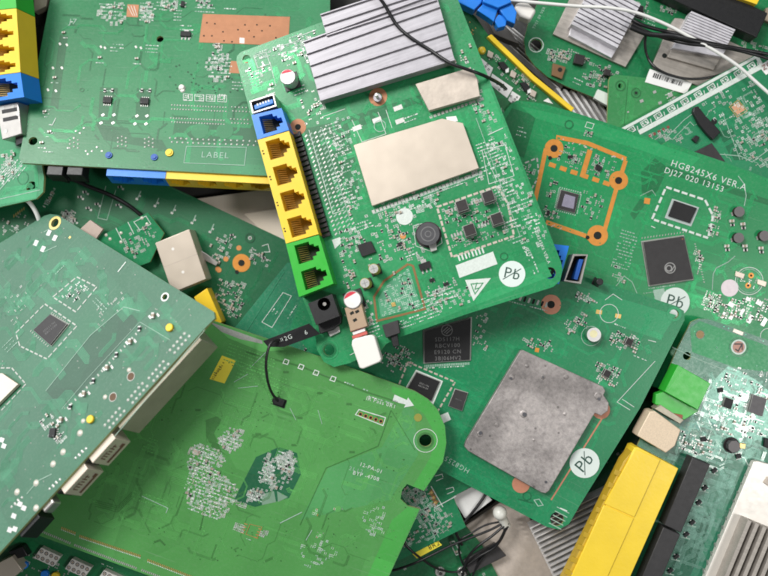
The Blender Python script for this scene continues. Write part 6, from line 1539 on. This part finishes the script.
o.heatsink([(494, 32), (560, 90), (572, 76), (506, 22)], 3, 6, 6, ALU_BRIGHT, duty=.3); o.heatsink([(556, 88), (580, 122), (616, 128), (596, 94)], 3, 6, 6, ALU_BRIGHT, duty=.42); o.done()
# paper label with bars under the plate
def barcode():
    t = thing_empty('paper_label', 666, 78, 27.5, 'white paper label with black bars tucked under the beige plate', 'label'); c = t.location
    q = [world(*p) for p in ((650, 69, 29), (692, 83, 28), (686, 94, 28), (645, 82, 29))]; g = MB(); g.mi(PAPER); g.v = [tuple(p - c - Vector((0, 0, .01))) for p in q] + [tuple(p - c) for p in q]
    g.f = [(4, 5, 6, 7), (3, 2, 1, 0), (0, 1, 5, 4), (1, 2, 6, 5), (2, 3, 7, 6), (3, 0, 4, 7)]; g.m = [0] * 6; link('paper', g.mesh('paper', 0, fix=True), t)
    d = MB(); d.mi(EPOXY); R = random.Random(5); u = .12
    while u < .8:
        w = R.choice((.008, .016, .026))
        P4 = []
        for uu, v in ((u, .18), (u + w, .18), (u + w, .52), (u, .52)): P4.append((q[0] * (1 - uu) + q[1] * uu) * (1 - v) + (q[3] * (1 - uu) + q[2] * uu) * v - c + Vector((0, 0, .003)))
        d.face(P4, EPOXY); u += w + R.choice((.012, .02, .03))
    link('bars', d.mesh('bars', 0, smooth=False), t)
barcode()
for k, pts in enumerate(([(632, 20, 36), (645, 26, 38), (664, 31, 38), (682, 35, 41), (704, 42, 41), (730, 47, 39), (756, 52, 38), (790, 58, 38)], [(632, 24, 37), (650, 33, 38), (668, 39, 37), (690, 44, 41), (720, 47, 42), (745, 52, 38), (780, 62, 37)],
                         [(647, 30, 36), (645, 44, 32), (648, 58, 29), (656, 68, 31), (670, 75, 31), (690, 79, 30), (712, 77, 30), (735, 70, 29)], [(630, 27, 38), (648, 34, 38), (672, 36, 40), (690, 40, 42), (716, 45, 41)])):
    cable('cable', pts, (1.1, 1.0, .8, 1.5)[k], RUBBER, ('black cable crossing the upper part of the right white heatsink', 'black cable running just below the upper one over the right white heatsink', 'thin black cable curled around the dented beige plate', 'thickest black cable, stretched between the two white heatsinks')[k], group='black cables over the white heatsinks')
flat_thing('paper_label', [(452, 497, 31), (478, 484, 32), (492, 500, 31), (466, 520, 30)], 29, 30, PAPER, 'blank white paper label beside the printed scrap', 'label', .05)
flat_thing('metal_shield', [(462, 528), (500, 502), (529, 516), (550, 560), (572, 610), (494, 610)], 12, 18, plain('dusty tan shield', (.56, .49, .43), .45, .3, .2, 30, .4, 60), 'dusty tan metal shield plate below the black wires', 'shield plate', .5)
flat_thing('foam_tape', [(463, 561), (495, 543), (506.5, 556), (470, 574)], 22, 25, EPOXY_GREY, 'square of black foam tape on the tan shield plate', 'tape', .3)
def ferrule():
    t = thing_empty('cable_tip', 502, 518, 32, 'milky white plastic cable tip above the tan shield plate', 'cable tip'); c = t.location
    a, b_ = world(500, 513, 35), world(506, 526, 30); g = MB(); W = [a + (b_ - a) * (k / 8) for k in range(9)]
    m = plain('milky translucent plastic', (.72, .72, .66), .35)
    n = 14; P = []
    g2 = MB(); bm = bmesh.new(); bmesh.ops.create_uvsphere(bm, u_segments=18, v_segments=12, radius=7.2 * .0059); bmesh.ops.translate(bm, verts=bm.verts, vec=a - c); me = bpy.data.meshes.new('tip'); bm.to_mesh(me); bm.free(); me.materials.append(m); me.shade_smooth(); link('tip', me, t)
    g.tube([w - c for w in W], 5 * .0059, m, 14); link('sleeve', g.mesh('sleeve', 0, fix=True), t)
ferrule()
for k, (pts, r) in enumerate((([(505, 522, 33), (490, 530, 34), (470, 538, 35), (450, 546, 36), (430, 556, 37), (410, 565, 36), (388, 571, 34), (372, 566, 30)], .75), ([(506, 524, 33), (492, 536, 33), (476, 548, 32), (466, 562, 28), (460, 590, 22)], .8), ([(508, 526, 33), (496, 546, 30), (480, 556, 28), (466, 566, 26), (455, 572, 25), (436, 568, 30), (418, 556, 38), (406, 545, 40), (404, 536, 39)], .7),
                           ([(505, 521, 33), (486, 525, 33), (470, 534, 34), (460, 541, 33), (460, 556, 27), (468, 575, 24)], .6), ([(507, 525, 33), (499, 541, 31), (489, 549, 28), (476, 568, 25), (470, 585, 22)], .7), ([(486, 494, 32), (476, 508, 32), (466, 520, 31), (456, 530, 33), (462, 545, 30)], .9), ([(508, 523, 33), (502, 538, 31), (494, 548, 28), (482, 555, 27)], .7))):
    cable('wire', pts, r, RUBBER, ('black wire stretching furthest towards the large light green board', 'black wire dropping from the milky tip over the scrap to the picture edge', 'black wire looping up to the notch of the large board', 'black wire bending sharply at the corner of the printed scrap', 'black wire running down across the foam tape', 'thick black wire beside the blank white label', 'shortest black wire between the milky tip and the foam tape')[k], 'wire', 'black wires gathered at the milky cable tip')
# pale card and packing under the boards
flat_thing('cardboard_sheet', [(186, 200), (290, 186), (300, 250), (270, 262)], 6, 12, plain('pale warm card', (.78, .70, .60), .7, 0, .1, 12), 'pale beige card lying under the boards beside the yellow sockets', 'card', .4)
flat_thing('foam_block', [(244, 214), (290, 206), (300, 240), (286, 246), (262, 232)], 13, 16, plain('white packing foam', (.86, .76, .64), .8, 0, .04, 20, .3, 200), 'cream packing foam piece on the beige card', 'foam', .5)
flat_thing('plastic_bag', [(28, -20), (62, -20), (50, 60), (38, 120), (30, 150), (24, 60)], 6, 12, plain('crumpled black film', (.02, .018, .018), .3, 0, .5, 12, .8, 30), 'crumpled black plastic film in the gap between the two left boards', 'plastic film', .8)
flat_thing('steel_bracket', [(33, -16), (50, -16), (46, 6), (34, 12)], 16, 22, BROWN_STEEL, 'dull steel bracket at the top edge beside the green socket', 'bracket', .4)
flat_thing('steel_bracket', [(486, 18), (506, 26), (520, 44), (508, 40), (494, 34)], 18, 26, plain('dark steel', (.16, .15, .14), .4, .4), 'dark steel bracket below the blue housing', 'bracket', .4)

# ================================================================== light and camera
w = bpy.data.worlds.new('World'); scene.world = w; w.use_nodes = True
bg = w.node_tree.nodes['Background']; bg.inputs['Color'].default_value = (0.93, 0.97, 1.0, 1); bg.inputs['Strength'].default_value = 0.12
def lamp(name, loc, size, power, col=(1, 1, 1), aim=(0, 0, .5)):
    l = bpy.data.lights.new(name, 'AREA'); l.shape = 'RECTANGLE'; l.size, l.size_y = size; l.energy = power; l.color = col
    o = bpy.data.objects.new(name, l); COL.objects.link(o); o.location = loc
    d = Vector(aim) - Vector(loc); o.rotation_euler = d.to_track_quat('-Z', 'Y').to_euler(); o['kind'] = 'helper'
    return o
lamp('ceiling_light', (-9, 8, 14), (5.5, 5.5), 2650, (1, .98, .95))
lamp('window_light', (-17, 6.5, 5.5), (15, 9), 1250, (.96, .98, 1))
lamp('ceiling_light', (9.2, -3.2, 16), (2.4, 2.4), 640, (1, .98, .96))
lamp('ceiling_light', (0, 13, 15), (9, 4), 800, (.97, .99, 1))

cam = bpy.data.cameras.new('camera'); co = bpy.data.objects.new('camera', cam); COL.objects.link(co)
co.location = (0, 0, CAM_H); cam.sensor_width = 36; cam.lens = 36 * FOC / 768; cam.clip_start = .05; cam.clip_end = 200
cam.dof.use_dof = True; cam.dof.focus_distance = 4.45; cam.dof.aperture_fstop = .48
scene.camera = co
scene.cycles.pixel_filter_type = 'BLACKMAN_HARRIS'; scene.cycles.filter_width = 2.0
scene.view_settings.view_transform = 'Standard'; scene.view_settings.look = 'None'; scene.view_settings.exposure = 0.2; scene.view_settings.gamma = 1
scene.render.resolution_x, scene.render.resolution_y = 1024, 768
